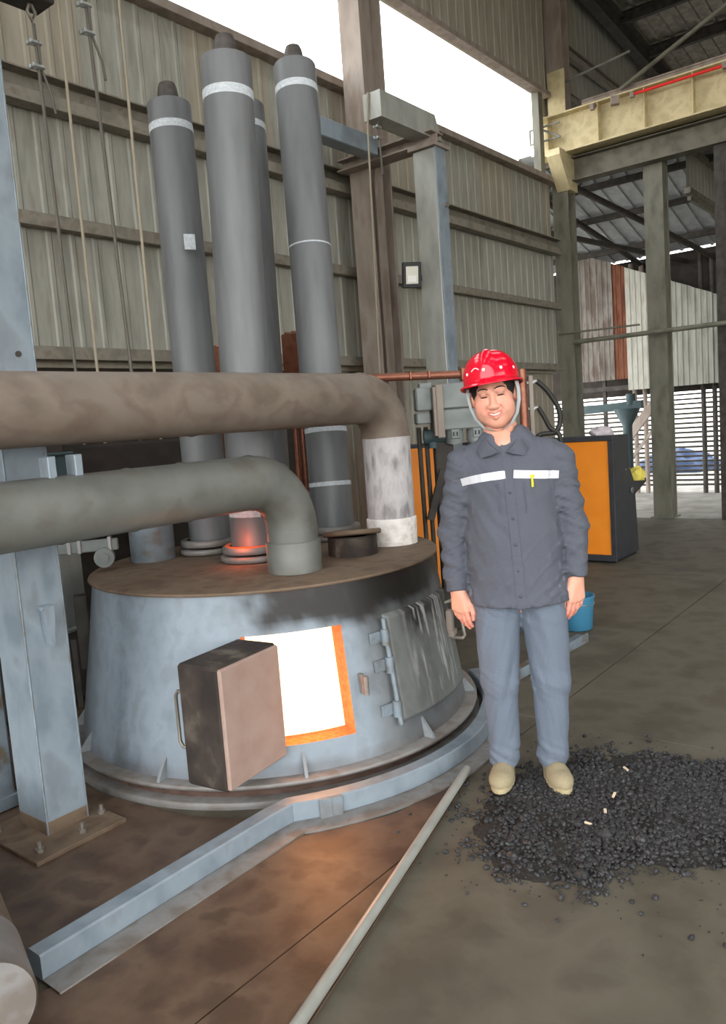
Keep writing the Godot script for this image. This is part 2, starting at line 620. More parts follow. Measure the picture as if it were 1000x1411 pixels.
	surf("coal_dust", [rgb(40, 37, 34), rgb(54, 50, 45), rgb(66, 61, 54)], 0.03, Vector3(2, 2, 2), 0.95, 0.0, 0.3)
	surf("cloth_grey", [rgb(84, 87, 97), rgb(92, 95, 105)], 0.05, Vector3(6, 6, 6), 0.9)
	surf("cloth_blue", [rgb(106, 116, 130), rgb(115, 125, 140)], 0.05, Vector3(6, 6, 6), 0.92)
	surf("suede", [rgb(146, 134, 106), rgb(164, 152, 123)], 0.04, Vector3(6, 6, 6), 0.95)
	surf("rope", [rgb(84, 80, 72), rgb(110, 106, 98)], 0.05, Vector3(4, 12, 4), 0.6, 0.3)
	surf("ground", [rgb(120, 116, 108), rgb(150, 146, 138)], 0.01, Vector3(0.4, 0.4, 0.4), 0.95)
	plain("rope_pale", rgb(150, 140, 122), 0.8)
	plain("zinc", rgb(176, 178, 176), 0.35, 0.7)
	plain("bolt", rgb(140, 134, 124), 0.45, 0.5)
	plain("black_rubber", rgb(38, 36, 32), 0.55)
	plain("black_paint", rgb(30, 31, 33), 0.45)
	plain("red_bar", rgb(232, 44, 40), 0.4)
	plain("helmet_red", rgb(222, 12, 44), 0.16)
	plain("white_dot", rgb(242, 240, 236), 0.4)
	plain("strap", rgb(206, 212, 214), 0.8)
	plain("silver_tape", rgb(214, 216, 222), 0.35, 0.2)
	plain("yellow", rgb(236, 226, 40), 0.5)
	plain("hair", rgb(26, 22, 22), 0.6)
	plain("teeth", rgb(236, 224, 214), 0.4)
	plain("eye", rgb(58, 40, 34), 0.25)
	plain("button", rgb(70, 72, 80), 0.4)
	plain("lamp_face", rgb(222, 220, 206), 0.3)
	plain("bucket_blue", rgb(64, 128, 160), 0.4)
	plain("rag_white", rgb(206, 196, 200), 0.95)
	plain("rag_yellow", rgb(222, 206, 96), 0.9)
	plain("wood_chip", rgb(206, 186, 160), 0.9)
	plain("sole", rgb(176, 162, 128), 0.85)
	var skin := plain("skin", Color.WHITE, 0.48)
	skin.vertex_color_use_as_albedo = true
	skin.subsurf_scatter_enabled = true
	skin.subsurf_scatter_strength = 0.08
	var hot := plain("molten", rgb(255, 190, 100), 1.0)
	hot.emission_enabled = true
	hot.emission = Color(1.0, 0.88, 0.7)
	hot.emission_energy_multiplier = 0.36

# ---------------------------------------------------------------- the scene
func _ready() -> void:
	rng.seed = 11
	var cam := Camera3D.new()
	cam.name = "camera"
	# a phone held at 1.5 m, turned 51 degrees from the wall's normal, tipped 6 degrees down and rolled 4 degrees
	var yaw := deg_to_rad(51.4495)
	var pitch := deg_to_rad(6.2795)
	var roll := deg_to_rad(4.1869)
	cam.basis = Basis(Vector3.UP, -yaw) * Basis(Vector3.RIGHT, -pitch) * Basis(Vector3.BACK, -roll)
	cam.position = Vector3(0, 1.5, 0)
	cam.fov = rad_to_deg(2.0 * atan(705.5 / 1093.66))
	cam.near = 0.05
	cam.far = 200.0
	cam.current = true
	add_child(cam)
	var env := Environment.new()
	env.background_mode = Environment.BG_SKY
	var sky := Sky.new()
	var sm := ProceduralSkyMaterial.new()
	sm.sky_top_color = rgb(234, 237, 240)
	sm.sky_horizon_color = rgb(250, 249, 245)
	sm.ground_horizon_color = rgb(170, 165, 158)
	sm.ground_bottom_color = rgb(150, 145, 138)
	sky.sky_material = sm
	env.sky = sky
	env.background_energy_multiplier = 1.0
	env.tonemap_mode = Environment.TONE_MAPPER_LINEAR
	env.tonemap_exposure = 6.9
	env.sdfgi_enabled = true
	env.ssao_enabled = true
	env.ssil_enabled = true
	var we := WorldEnvironment.new()
	we.name = "world"
	we.environment = env
	add_child(we)
	materials()
	hall()
	columns_and_beams()
	lean_to()
	furnace()
	pipes()
	electrodes()
	left_side()
	behind()
	console()
	ground_things()
	person()

# a closed wall of plain cladding between two corners, with thickness
func slab_wall(parent: Node, called: String, lo: Vector3, hi: Vector3, m: Material) -> void:
	part(parent, called, B.new().box((lo + hi) * 0.5, (hi - lo).abs(), 0.0), m)

func cladding(parent: Node, x0: float, x1: float, y0: float, y1: float, z: float, mats: Array, w := 0.85) -> void:
	var x := x0
	while x < x1 - 0.05:
		var ww: float = min(w, x1 - x)
		var b := B.new()
		b.xf = Transform3D(Basis(Vector3.UP, rng.randf_range(-0.004, 0.004)), Vector3(x, y0, z + rng.randf_range(-0.004, 0.004)))
		b.sheet(ww + 0.03, y1 - y0, y1 - y0)
		part(parent, "siding_sheet", b, M[mats[rng.randi() % mats.size()]])
		x += ww

func c_girt(parent: Node, x0: float, x1: float, y: float, z: float, h := 0.19, deep := 0.1) -> void:
	var b := B.new()
	b.box(Vector3((x0 + x1) / 2, y, z + 0.006), Vector3(x1 - x0, h, 0.012), 0.0)
	b.box(Vector3((x0 + x1) / 2, y + h / 2, z + deep / 2), Vector3(x1 - x0, 0.012, deep), 0.002)
	b.box(Vector3((x0 + x1) / 2, y - h / 2, z + deep / 2), Vector3(x1 - x0, 0.012, deep), 0.002)
	b.box(Vector3((x0 + x1) / 2, y - h / 2 + 0.035, z + deep), Vector3(x1 - x0, 0.08, 0.01), 0.002)
	part(parent, "girt", b, M.girt)

func hall() -> void:
	# floor: a bed with cast slabs on it, their joints open
	var fl := setting("floor")
	part(fl, "bed", B.new().box(Vector3(1.25, -0.16, 2.1), Vector3(18.5, 0.3, 14.2), 0.0), M.concrete)
	var xs := [-8.0, -4.0, 0.35, 3.45, 6.9, 10.5]
	var zs := [-4.9, -1.72, 1.2, 4.2, 9.0]
	for a in xs.size() - 1:
		for b in zs.size() - 1:
			part(fl, "slab", B.new().box(Vector3((xs[a] + xs[a + 1]) / 2, -0.01, (zs[b] + zs[b + 1]) / 2), Vector3(xs[a + 1] - xs[a] - 0.006, 0.02, zs[b + 1] - zs[b] - 0.006), 0.003), M.concrete)
	# steel floor plates in front of the furnace
	var plates := [
		[Vector2(0.2, -2.08), Vector2(1.96, -2.0), Vector2(2.3, -1.78), Vector2(2.75, -1.72), Vector2(2.2, -1.575), Vector2(0.2, -1.6)],
		[Vector2(0.2, -1.594), Vector2(2.19, -1.569), Vector2(2.62, -1.675), Vector2(1.5, -1.385), Vector2(0.2, -1.05)],
		[Vector2(0.2, -2.24), Vector2(2.0, -2.2), Vector2(1.86, -2.5), Vector2(1.8, -3.0), Vector2(1.82, -3.3), Vector2(0.2, -3.3)],
		[Vector2(0.2, -3.306), Vector2(1.82, -3.306), Vector2(2.0, -3.62), Vector2(2.4, -3.98), Vector2(2.4, -4.8), Vector2(0.2, -4.8)]]
	for k in plates.size():
		part(fl, "floor_plate", B.new().slab(PackedVector2Array(plates[k].map(func(p): return Vector2(p.x, -p.y))), Vector3(0, 0.003 + 0.001 * k, 0), Vector3.RIGHT, Vector3.FORWARD, 0.006), M.steel_floor)
	var gd := setting("ground")
	part(gd, "yard", B.new().box(Vector3(10, -0.4, 2), Vector3(90, 0.2, 90), 0.0), M.ground)
	part(gd, "apron", B.new().box(Vector3(14.6, -0.18, 0.0), Vector3(8.1, 0.24, 22), 0.01), M.ground)
	# the clad wall beside the furnace
	var wl := setting("wall_left")
	cladding(wl, -1.0, 10.25, 2.06, 3.66, -4.63, ["siding_a", "siding_b", "siding_a"])
	cladding(wl, -1.0, 10.25, 3.66, 4.52, -4.64, ["siding_c", "siding_b", "siding_c"])
	cladding(wl, 2.0, 10.25, 5.58, 7.6, -4.63, ["siding_c"], 0.85)
	cladding(wl, 5.4, 10.25, 0.0, 2.04, -4.72, ["siding_b", "siding_c"])
	slab_wall(wl, "cladding", Vector3(-5.1, 0, -4.75), Vector3(-1, 7.6, -4.63), M.siding_c)
	slab_wall(wl, "cladding", Vector3(-1, 5.58, -4.75), Vector3(2, 7.6, -4.63), M.siding_c)
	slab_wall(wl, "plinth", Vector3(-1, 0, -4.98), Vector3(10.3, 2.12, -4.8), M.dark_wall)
	slab_wall(wl, "lining", Vector3(-1, 2.0, -4.74), Vector3(10.3, 4.5, -4.67), M.siding_c)
	slab_wall(wl, "lining", Vector3(-1, 5.6, -4.74), Vector3(10.3, 7.6, -4.67), M.siding_c)
	c_girt(wl, -1, 10.3, 3.645, -4.61)
	c_girt(wl, -1, 10.3, 2.88, -4.61, 0.07, 0.06)
	c_girt(wl, -1, 10.3, 2.07, -4.62, 0.05, 0.05)
	c_girt(wl, 10.5, 16, 6.3, -4.6, 0.14, 0.08)
	c_girt(wl, 10.5, 16, 5.7, -4.6, 0.1, 0.08)
	cladding(wl, 10.45, 16.0, 5.0, 7.5, -4.65, ["siding_c", "siding_b"])
	slab_wall(wl, "lining", Vector3(10.3, 5.0, -4.76), Vector3(16, 7.6, -4.69), M.siding_c)
	# the long open strip under the eaves: sill, head and jamb
	var wi := setting("window_1")
	part(wi, "sill", B.new().box(Vector3(4.65, 4.5, -4.6), Vector3(11.3, 0.07, 0.14), 0.004), M.rusty_beam)
	part(wi, "head", B.new().box(Vector3(4.65, 5.6, -4.62), Vector3(11.3, 0.06, 0.12), 0.004), M.rusty_beam)
	part(wi, "jamb", B.new().box(Vector3(10.05, 5.05, -4.65), Vector3(0.12, 1.1, 0.1), 0.004), M.column_drab)
	# the other walls, with the doorways that let the day in
	var wb := setting("wall_back")
	slab_wall(wb, "cladding", Vector3(-5.1, 0, 9), Vector3(-4, 7.6, 9.15), M.siding_c)
	slab_wall(wb, "cladding", Vector3(5, 0, 9), Vector3(16, 7.6, 9.15), M.siding_c)
	slab_wall(wb, "cladding", Vector3(-4, 5.6, 9), Vector3(5, 7.6, 9.15), M.siding_c)
	var wr := setting("wall_front")
	slab_wall(wr, "cladding", Vector3(-5.15, 0, -4.7), Vector3(-5, 7.6, -4.3), M.siding_c)
	slab_wall(wr, "cladding", Vector3(-5.15, 0, 8.2), Vector3(-5, 7.6, 9.1), M.siding_c)
	slab_wall(wr, "cladding", Vector3(-5.15, 6.4, -4.3), Vector3(-5, 7.6, 8.2), M.siding_c)
	var wf := setting("wall_right")
	slab_wall(wf, "cladding", Vector3(16, 4.9, -4.75), Vector3(16.12, 7.6, 9.1), M.siding_c)
	slab_wall(wf, "cladding", Vector3(14.2, 0, -2.3), Vector3(14.32, 5.0, 9.1), M.siding_c)
	slab_wall(wf, "ledge", Vector3(14.2, 4.9, -2.3), Vector3(16.1, 5.0, 9.1), M.siding_c)
	# roof
	var ce := setting("ceiling")
	# the deck leaves three long skylight strips open
	for q in [[-4.8, -2.3], [-1.8, 1.4], [1.9, 5.4], [5.9, 9.2]]:
		slab_wall(ce, "roof_deck", Vector3(-5.2, 7.6, q[0]), Vector3(10.5, 7.7, q[1]), M.dark_roof)
	for q in [[-5.2, -4.0], [0.8, 1.8], [9.4, 10.5]]:
		slab_wall(ce, "roof_deck", Vector3(q[0], 7.602, -4.8), Vector3(q[1], 7.698, 9.2), M.dark_roof)
	var slope := atan(0.1)
	for k in 10:
		var b := B.new()
		b.xf = Transform3D(Basis(Vector3.BACK, -slope) * Basis(Vector3(1, 0, 0), Vector3(0, 0, 1), Vector3(0, -1, 0)) * Basis(Vector3.BACK, PI / 2), Vector3(10.4, 7.64, -4.75 + 0.85 * (k + 1)))
		b.xf = Transform3D(Basis(Vector3(0, 0, -1), Vector3(cos(slope), -sin(slope), 0), Vector3(-sin(slope), -cos(slope), 0)), Vector3(10.4, 7.66, -4.75 + 0.85 * (k + 1)))
		b.sheet(0.86, 5.8, 5.8, 0.2, 0.06, 0.03)
		part(ce, "roof_sheet", b, M.dark_roof)
	slab_wall(ce, "roof_deck", Vector3(10.4, 7.68, -4.8), Vector3(16.2, 7.75, 9.2), M.dark_roof)
	for x in [11.5, 12.7, 13.9, 15.1]:
		var y: float = 7.52 - 0.1 * (x - 10.4)
		part(ce, "purlin", B.new().ibeam(Vector3(x, y, -4.7), Vector3(x, y, 4), 0.09, 0.17, 0.012), M.dark_steel)
	part(ce, "rafter", B.new().ibeam(Vector3(10.5, 7.3, -4.45), Vector3(16, 6.9, -4.45), 0.16, 0.3), M.dark_steel)
	part(ce, "rafter", B.new().ibeam(Vector3(10.5, 7.3, -2.2), Vector3(16, 6.75, -2.2), 0.16, 0.3), M.dark_steel)

func columns_and_beams() -> void:
	# H column that runs up through the window strip
	var c := thing("steel_column", "brown H section steel column against the wall, running up through the bright window strip", "column", Vector3(5.85, 0, -4.3))
	part(c, "shaft", B.new().box(Vector3(-0.15, 3.8, 0), Vector3(0.016, 7.6, 0.22), 0.002).box(Vector3(0.15, 3.8, 0), Vector3(0.016, 7.6, 0.22), 0.002).box(Vector3(0, 3.8, 0), Vector3(0.3, 7.6, 0.012), 0.002), M.rusty_beam)
	part(c, "cover_plate", B.new().box(Vector3(-0.03, 1.95, 0.1), Vector3(0.11, 3.6, 0.02), 0.002), M.rusty_beam)
	# the boxed column in front of it
	c = thing("steel_column", "grey boxed steel column carrying the floodlight, its top sawn off under the beam", "column", Vector3(5.66, 0, -3.57))
	part(c, "shaft", B.new().box(Vector3(0, 1.82, 0), Vector3(0.16, 3.62, 0.2), 0.004), M.galvanised)
	part(c, "side_plate", B.new().box(Vector3(0.0, 1.84, 0.106), Vector3(0.15, 3.6, 0.012), 0.002), M.blue_paint)
	part(c, "cap_plate", B.new().box(Vector3(0, 3.65, 0), Vector3(0.22, 0.03, 0.26), 0.003), M.rusty_beam)
	part(c, "bolt", B.new().tube([Vector3(0.03, 3.2, 0.11), Vector3(0.03, 3.2, 0.14)], 0.02, 6), M.bolt)
	# bracket beam from the wall column to the boxed column, and the two box beams
	lone("bracket_beam", B.new().ibeam(Vector3(5.66, 3.72, -4.45), Vector3(5.66, 3.72, -3.48), 0.18, 0.1), M.rusty_beam, "short rusty I beam reaching from the wall column to the boxed column top", "beam")
	lone("box_beam", B.new().slab(PackedVector2Array([Vector2(5.0, 3.74), Vector2(5.83, 3.74), Vector2(5.74, 3.93), Vector2(5.0, 3.93)]), Vector3(0, 0, -3.62), Vector3.RIGHT, Vector3.UP, 0.16), M.galvanised, "pale square box beam lying over the boxed column top, cut off at a slant", "beam")
	lone("box_beam", B.new().bar(Vector3(4.5, 3.74, -4.02), Vector3(5.5, 3.74, -4.02), 0.14, 0.14, 0.006), M.blue_paint, "pale box beam between the tallest right electrode and the brown wall column", "beam")
	# a small floodlight
	var fd := thing("floodlight", "small black framed floodlight fixed on the boxed grey column", "floodlight", Vector3(5.44, 2.66, -3.66))
	var fb := Basis(Vector3.UP, deg_to_rad(-42)) * Basis(Vector3.RIGHT, deg_to_rad(12))
	part(fd, "housing", B.new().box(Vector3.ZERO, Vector3(0.155, 0.2, 0.03), 0.006, fb).box(fb * Vector3(0, 0, -0.03), Vector3(0.09, 0.11, 0.04), 0.008, fb), M.black_paint)
	part(fd, "reflector", B.new().box(fb * Vector3(0.0, 0.0, 0.0165), Vector3(0.1, 0.135, 0.004), 0.001, fb), M.lamp_face)
	part(fd, "led_plate", B.new().box(fb * Vector3(0.0, -0.028, 0.0195), Vector3(0.07, 0.05, 0.003), 0.001, fb), M.white_dot)
	part(fd, "arm", B.new().bar(Vector3(-0.02, -0.01, -0.05), Vector3(0.14, -0.01, 0.0), 0.02, 0.05), M.black_paint)
	# the corner column with its corbel and upper part
	c = thing("steel_column", "tall drab corner column with the corbel that carries the cream crane girder", "column", Vector3(10.42, 0, -4.5))
	part(c, "shaft", B.new().box(Vector3(-0.11, 2.35, 0), Vector3(0.014, 4.7, 0.22), 0.002).box(Vector3(0.11, 2.35, 0), Vector3(0.014, 4.7, 0.22), 0.002).box(Vector3(0, 2.35, 0.02), Vector3(0.21, 4.7, 0.012), 0.002), M.column_drab)
	part(c, "corbel", B.new().slab(PackedVector2Array([Vector2(-0.13, 4.35), Vector2(0.11, 4.35), Vector2(0.11, 4.82), Vector2(-0.42, 4.82), Vector2(-0.42, 4.74)]), Vector3(0, 0, 0.06), Vector3.RIGHT, Vector3.UP, 0.18), M.cream_paint)
	part(c, "upper_shaft", B.new().box(Vector3(-0.02, 6.2, -0.05), Vector3(0.016, 2.8, 0.24), 0.002).box(Vector3(0.2, 6.2, -0.05), Vector3(0.016, 2.8, 0.24), 0.002).box(Vector3(0.09, 6.2, -0.02), Vector3(0.21, 2.8, 0.014), 0.002), M.rusty_beam)
	part(c, "facing_plate", B.new().box(Vector3(-0.05, 5.35, -0.02), Vector3(0.014, 1.1, 0.24), 0.002), M.cream_paint)
	c = thing("steel_column", "drab square column standing at the edge of the concrete floor right of the orange console", "column", Vector3(10.62, 0, -3.36))
	part(c, "shaft", B.new().box(Vector3(-0.1, 2.25, 0), Vector3(0.014, 4.55, 0.24), 0.002).box(Vector3(0.1, 2.25, 0), Vector3(0.014, 4.55, 0.24), 0.002).box(Vector3(0, 2.25, 0.1), Vector3(0.2, 4.55, 0.012), 0.002), M.column_drab)
	part(c, "base_plate", B.new().box(Vector3(0, 0.006, 0), Vector3(0.3, 0.02, 0.3), 0.003), M.column_drab)
	c = thing("steel_column", "dark column cut by the right edge of the picture under the crane girder", "column", Vector3(10.5, 0, -2.5))
	part(c, "shaft", B.new().box(Vector3(-0.09, 2.25, 0), Vector3(0.014, 4.5, 0.22), 0.002).box(Vector3(0.09, 2.25, 0), Vector3(0.014, 4.5, 0.22), 0.002).box(Vector3(0, 2.25, 0), Vector3(0.2, 4.5, 0.012), 0.002), M.dark_steel)
	# crane girder
	var g := thing("crane_girder", "long cream painted crane girder with stiffeners crossing the upper right corner", "girder", Vector3(10.3, 4.8, -4.75))
	part(g, "web", B.new().box(Vector3(0, 0.25, 2.6), Vector3(0.014, 0.48, 5.2), 0.0), M.cream_paint)
	part(g, "lower_flange", B.new().box(Vector3(0, 0.01, 2.6), Vector3(0.24, 0.018, 5.2), 0.003), M.cream_paint)
	part(g, "upper_flange", B.new().box(Vector3(0, 0.49, 2.6), Vector3(0.26, 0.02, 5.2), 0.003), M.cream_paint)
	for z in [0.17, 0.84, 1.42, 1.98, 2.55, 3.1, 3.7, 4.3]:
		part(g, "stiffener", B.new().box(Vector3(-0.06, 0.25, z), Vector3(0.11, 0.46, 0.012), 0.001), M.cream_paint)
	part(g, "rail", B.new().box(Vector3(0, 0.515, 2.9), Vector3(0.05, 0.03, 4.6), 0.002).box(Vector3(0, 0.56, 2.9), Vector3(0.025, 0.06, 4.6), 0.002).box(Vector3(0, 0.59, 2.9), Vector3(0.05, 0.02, 4.6), 0.003), M.rusty_beam)
	for z in [0.8, 1.3, 2.35, 3.3]:
		part(g, "hanger", B.new().bar(Vector3(-0.05, 0.47, z), Vector3(-0.17, 0.4, z), 0.03, 0.03).box(Vector3(-0.17, 0.42, z), Vector3(0.05, 0.07, 0.05), 0.004), M.rusty_beam)
	part(g, "conductor_bar", B.new().tube([Vector3(-0.16, 0.425, 1.28), Vector3(-0.16, 0.425, 5.0)], 0.017, 10), M.red_bar, "red conductor bar")
	part(g, "end_box", B.new().box(Vector3(-0.15, 0.42, 1.08), Vector3(0.09, 0.1, 0.1), 0.006, Basis(Vector3.UP, 0.4)), M.rusty_beam)
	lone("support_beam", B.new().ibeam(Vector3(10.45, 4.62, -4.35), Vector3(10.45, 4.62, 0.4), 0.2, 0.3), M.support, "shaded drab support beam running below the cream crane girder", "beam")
	lone("brace_tube", B.new().tube([Vector3(10.22, 5.36, -3.62), Vector3(10.22, 5.9, -2.38), Vector3(10.22, 6.6, -0.8)], 0.026, 12), M.column_drab, "slanting round brace rising from the crane girder into the top right corner", "brace")
	lone("thin_rod", B.new().tube([Vector3(10.6, 5.82, -4.5), Vector3(10.6, 5.92, -3.62)], 0.016, 8), M.siding_pale, "thin pale rod in front of the upper wall, left of the slanting brace", "rod")
	var rl := B.new()
	for q in [[Vector3(0, 0, 0), Vector3(0, 0, 0.42)], [Vector3(0, 0.18, 0), Vector3(0, 0.18, 0.42)], [Vector3(0, 0, 0.12), Vector3(0, 0.18, 0.12)], [Vector3(0, 0.18, 0.12), Vector3(0, 0, 0.42)], [Vector3(0, 0.0, 0), Vector3(0, 0.18, 0)]]:
		rl.tube([q[0] + Vector3(10.16, 5.0, -4.82), q[1] + Vector3(10.16, 5.0, -4.82)], 0.014, 8)
	lone("bracket_frame", rl, M.siding_pale, "small pale tubular bracket frame beside the bright window's lower right end", "bracket")
	lone("rail_tube", B.new().tube([Vector3(10.3, 2.385, -4.4), Vector3(10.3, 2.385, -0.9)], 0.03, 12), M.column_drab, "long drab rail tube crossing the columns at head height on the right", "rail")
	lone("thin_conduit", B.new().tube([Vector3(10.28, 2.52, -4.72), Vector3(10.28, 2.5, -3.5)], 0.012, 8), M.column_drab, "thin conduit on the corner column just above the long rail tube", "conduit")

func lean_to() -> void:
	var ce := setting("ceiling_shed")
	var ang := atan(0.28)
	for k in 10:
		var b := B.new()
		b.xf = Transform3D(Basis(Vector3(0, 0, -1), Vector3(cos(ang), -sin(ang), 0), Vector3(-sin(ang), -cos(ang), 0)), Vector3(10.62, 5.02, -9.0 + 0.7 * (k + 1)))
		b.sheet(0.71, 3.72, 3.72, 0.24, 0.05, 0.025)
		part(ce, "roof_sheet", b, M.shed_roof)
	for x in [10.8, 11.6, 12.5, 13.6]:
		var y: float = 5.14 - 0.28 * (x - 10.2) - 0.09
		part(ce, "purlin", B.new().bar(Vector3(x, y, -9), Vector3(x, y, -2.1), 0.06, 0.09), M.dark_steel)
	for q in [[Vector3(10.7, 4.5, -4.5), Vector3(14.1, 3.75, -3.5)], [Vector3(10.8, 4.72, -5.3), Vector3(14.1, 3.84, -4.7)], [Vector3(10.9, 4.1, -5.2), Vector3(14.1, 3.8, -4.0)], [Vector3(11, 4.75, -4.9), Vector3(12.8, 4.3, -6.6)], [Vector3(10.8, 4.75, -4.3), Vector3(13.2, 4.12, -6.2)]]:
		part(ce, "rafter", B.new().tube([q[0], q[1]], 0.045, 8), M.dark_steel)
	var wb := setting("wall_end")
	slab_wall(wb, "cladding", Vector3(14.2, 1.66, -9.0), Vector3(14.3, 3.98, -2.3), M.dark_wall)
	for k in 20:
		var y := 0.06 + k * 0.0815
		part(wb, "louver_slat", B.new().box(Vector3(14.22, y, -5.6), Vector3(0.03, 0.033, 6.6), 0.003, Basis(Vector3.RIGHT, rng.randf_range(-0.002, 0.002))), M.dark_steel)
	# posts in front of the slats
	var specs := [[-4.72, 3.9, "rust red post before the slatted wall, left of the pair behind the console", "rusty_beam"], [-4.55, 3.9, "rust red post before the slatted wall, right of the pair behind the console", "rusty_beam"],
		[-3.62, 3.85, "dark round post before the slats, left one of the pair at the right edge", "dark_steel"], [-3.45, 3.85, "dark round post before the slats, right one of the pair at the right edge", "dark_steel"]]
	for s in specs:
		lone("pipe_post", B.new().tube([Vector3(14.0, -0.06, s[0] * 1.037), Vector3(14.0, s[1], s[0] * 1.037)], 0.04, 10), M[s[3]], s[2], "post", "posts in front of the slatted wall")
	lone("stair_stringer", B.new().bar(Vector3(13.2, 0.7, -4.95), Vector3(13.2, 1.7, -4.15), 0.05, 0.14).bar(Vector3(13.2, 0.55, -4.75), Vector3(13.2, 1.5, -4.0), 0.03, 0.05), M.rusty_beam, "slanting rusty stair stringer crossing the slatted light behind the console", "stringer")
	lone("steel_tee", B.new().bar(Vector3(11.6, 1.46, -4.95), Vector3(11.6, 1.5, -3.95), 0.1, 0.12).tube([Vector3(11.6, 0, -4.18), Vector3(11.6, 1.2, -4.18), Vector3(11.6, 1.45, -4.18)], [0.07, 0.07, 0.2], 10).tube([Vector3(11.6, 1.5, -4.12), Vector3(11.6, 1.66, -4.12)], 0.07, 10).tube([Vector3(11.6, 0, -4.9), Vector3(11.6, 1.5, -4.9)], 0.05, 10), M.teal_paint, "teal stand with a crossbar and funnel seen over the console top", "stand")
	# corrugated sheets that hang in front of the end wall
	var wp := setting("wall_partition")
	var zs := [-5.72, -5.42, -5.1, -4.86, -4.42, -4.12, -3.82, -3.5, -3.2, -2.9]
	var mt := ["siding_stained", "siding_stained", "siding_rust", "siding_b", "siding_pale", "siding_pale", "siding_pale", "siding_pale", "siding_pale"]
	var bt := [1.95, 1.95, 1.95, 1.75, 1.75, 1.75, 1.75, 1.75, 1.75]
	for k in 9:
		var b := B.new()
		var w: float = zs[k + 1] - zs[k]
		var t0: float = 4.17 + (zs[k] + 5.67) * -0.46
		var t1: float = 4.17 + (zs[k + 1] + 5.67) * -0.46
		b.xf = Transform3D(Basis(Vector3(0, 0, 1), Vector3.UP, Vector3(-1, 0, 0)), Vector3(13.6 + rng.randf_range(-0.01, 0.01), bt[k], zs[k]))
		b.sheet(w + 0.02, t0 - bt[k], t1 - bt[k], 0.09, 0.03, 0.009)
		part(wp, "siding_sheet", b, M[mt[k]])
	part(wp, "rail", B.new().bar(Vector3(13.63, 1.8, -5.7), Vector3(13.63, 1.8, -2.9), 0.04, 0.08), M.dark_steel)
	part(wp, "post", B.new().bar(Vector3(13.66, -0.06, -5.3), Vector3(13.66, 3.9, -5.3), 0.06, 0.06), M.dark_steel)
	# cladding above the shed at the right edge
	var wu := setting("wall_gable")
	cladding(wu, 10.75, 13.2, 4.12, 4.95, -3.02, ["siding_b", "siding_a"])
	part(wu, "rail", B.new().bar(Vector3(10.7, 4.1, -3.0), Vector3(13.2, 4.1, -3.0), 0.08, 0.07), M.column_drab)
	part(wu, "rail", B.new().bar(Vector3(10.7, 4.0, -2.98), Vector3(13.2, 4.0, -2.98), 0.05, 0.05), M.column_drab)
	part(wu, "rail", B.new().bar(Vector3(10.7, 4.62, -2.99), Vector3(13.2, 4.62, -2.99), 0.06, 0.06), M.column_drab)

# ---------------------------------------------------------------- furnace
const FX := 2.88
const FZ := -2.96

func cone_r(h: float) -> float:
	return 0.985 + (0.865 - 0.985) * (h - 0.1) / 0.75

func ring_pt(deg: float, r: float, h: float) -> Vector3:
	var t := deg_to_rad(deg)
	return Vector3(r * cos(t), h, r * sin(t))

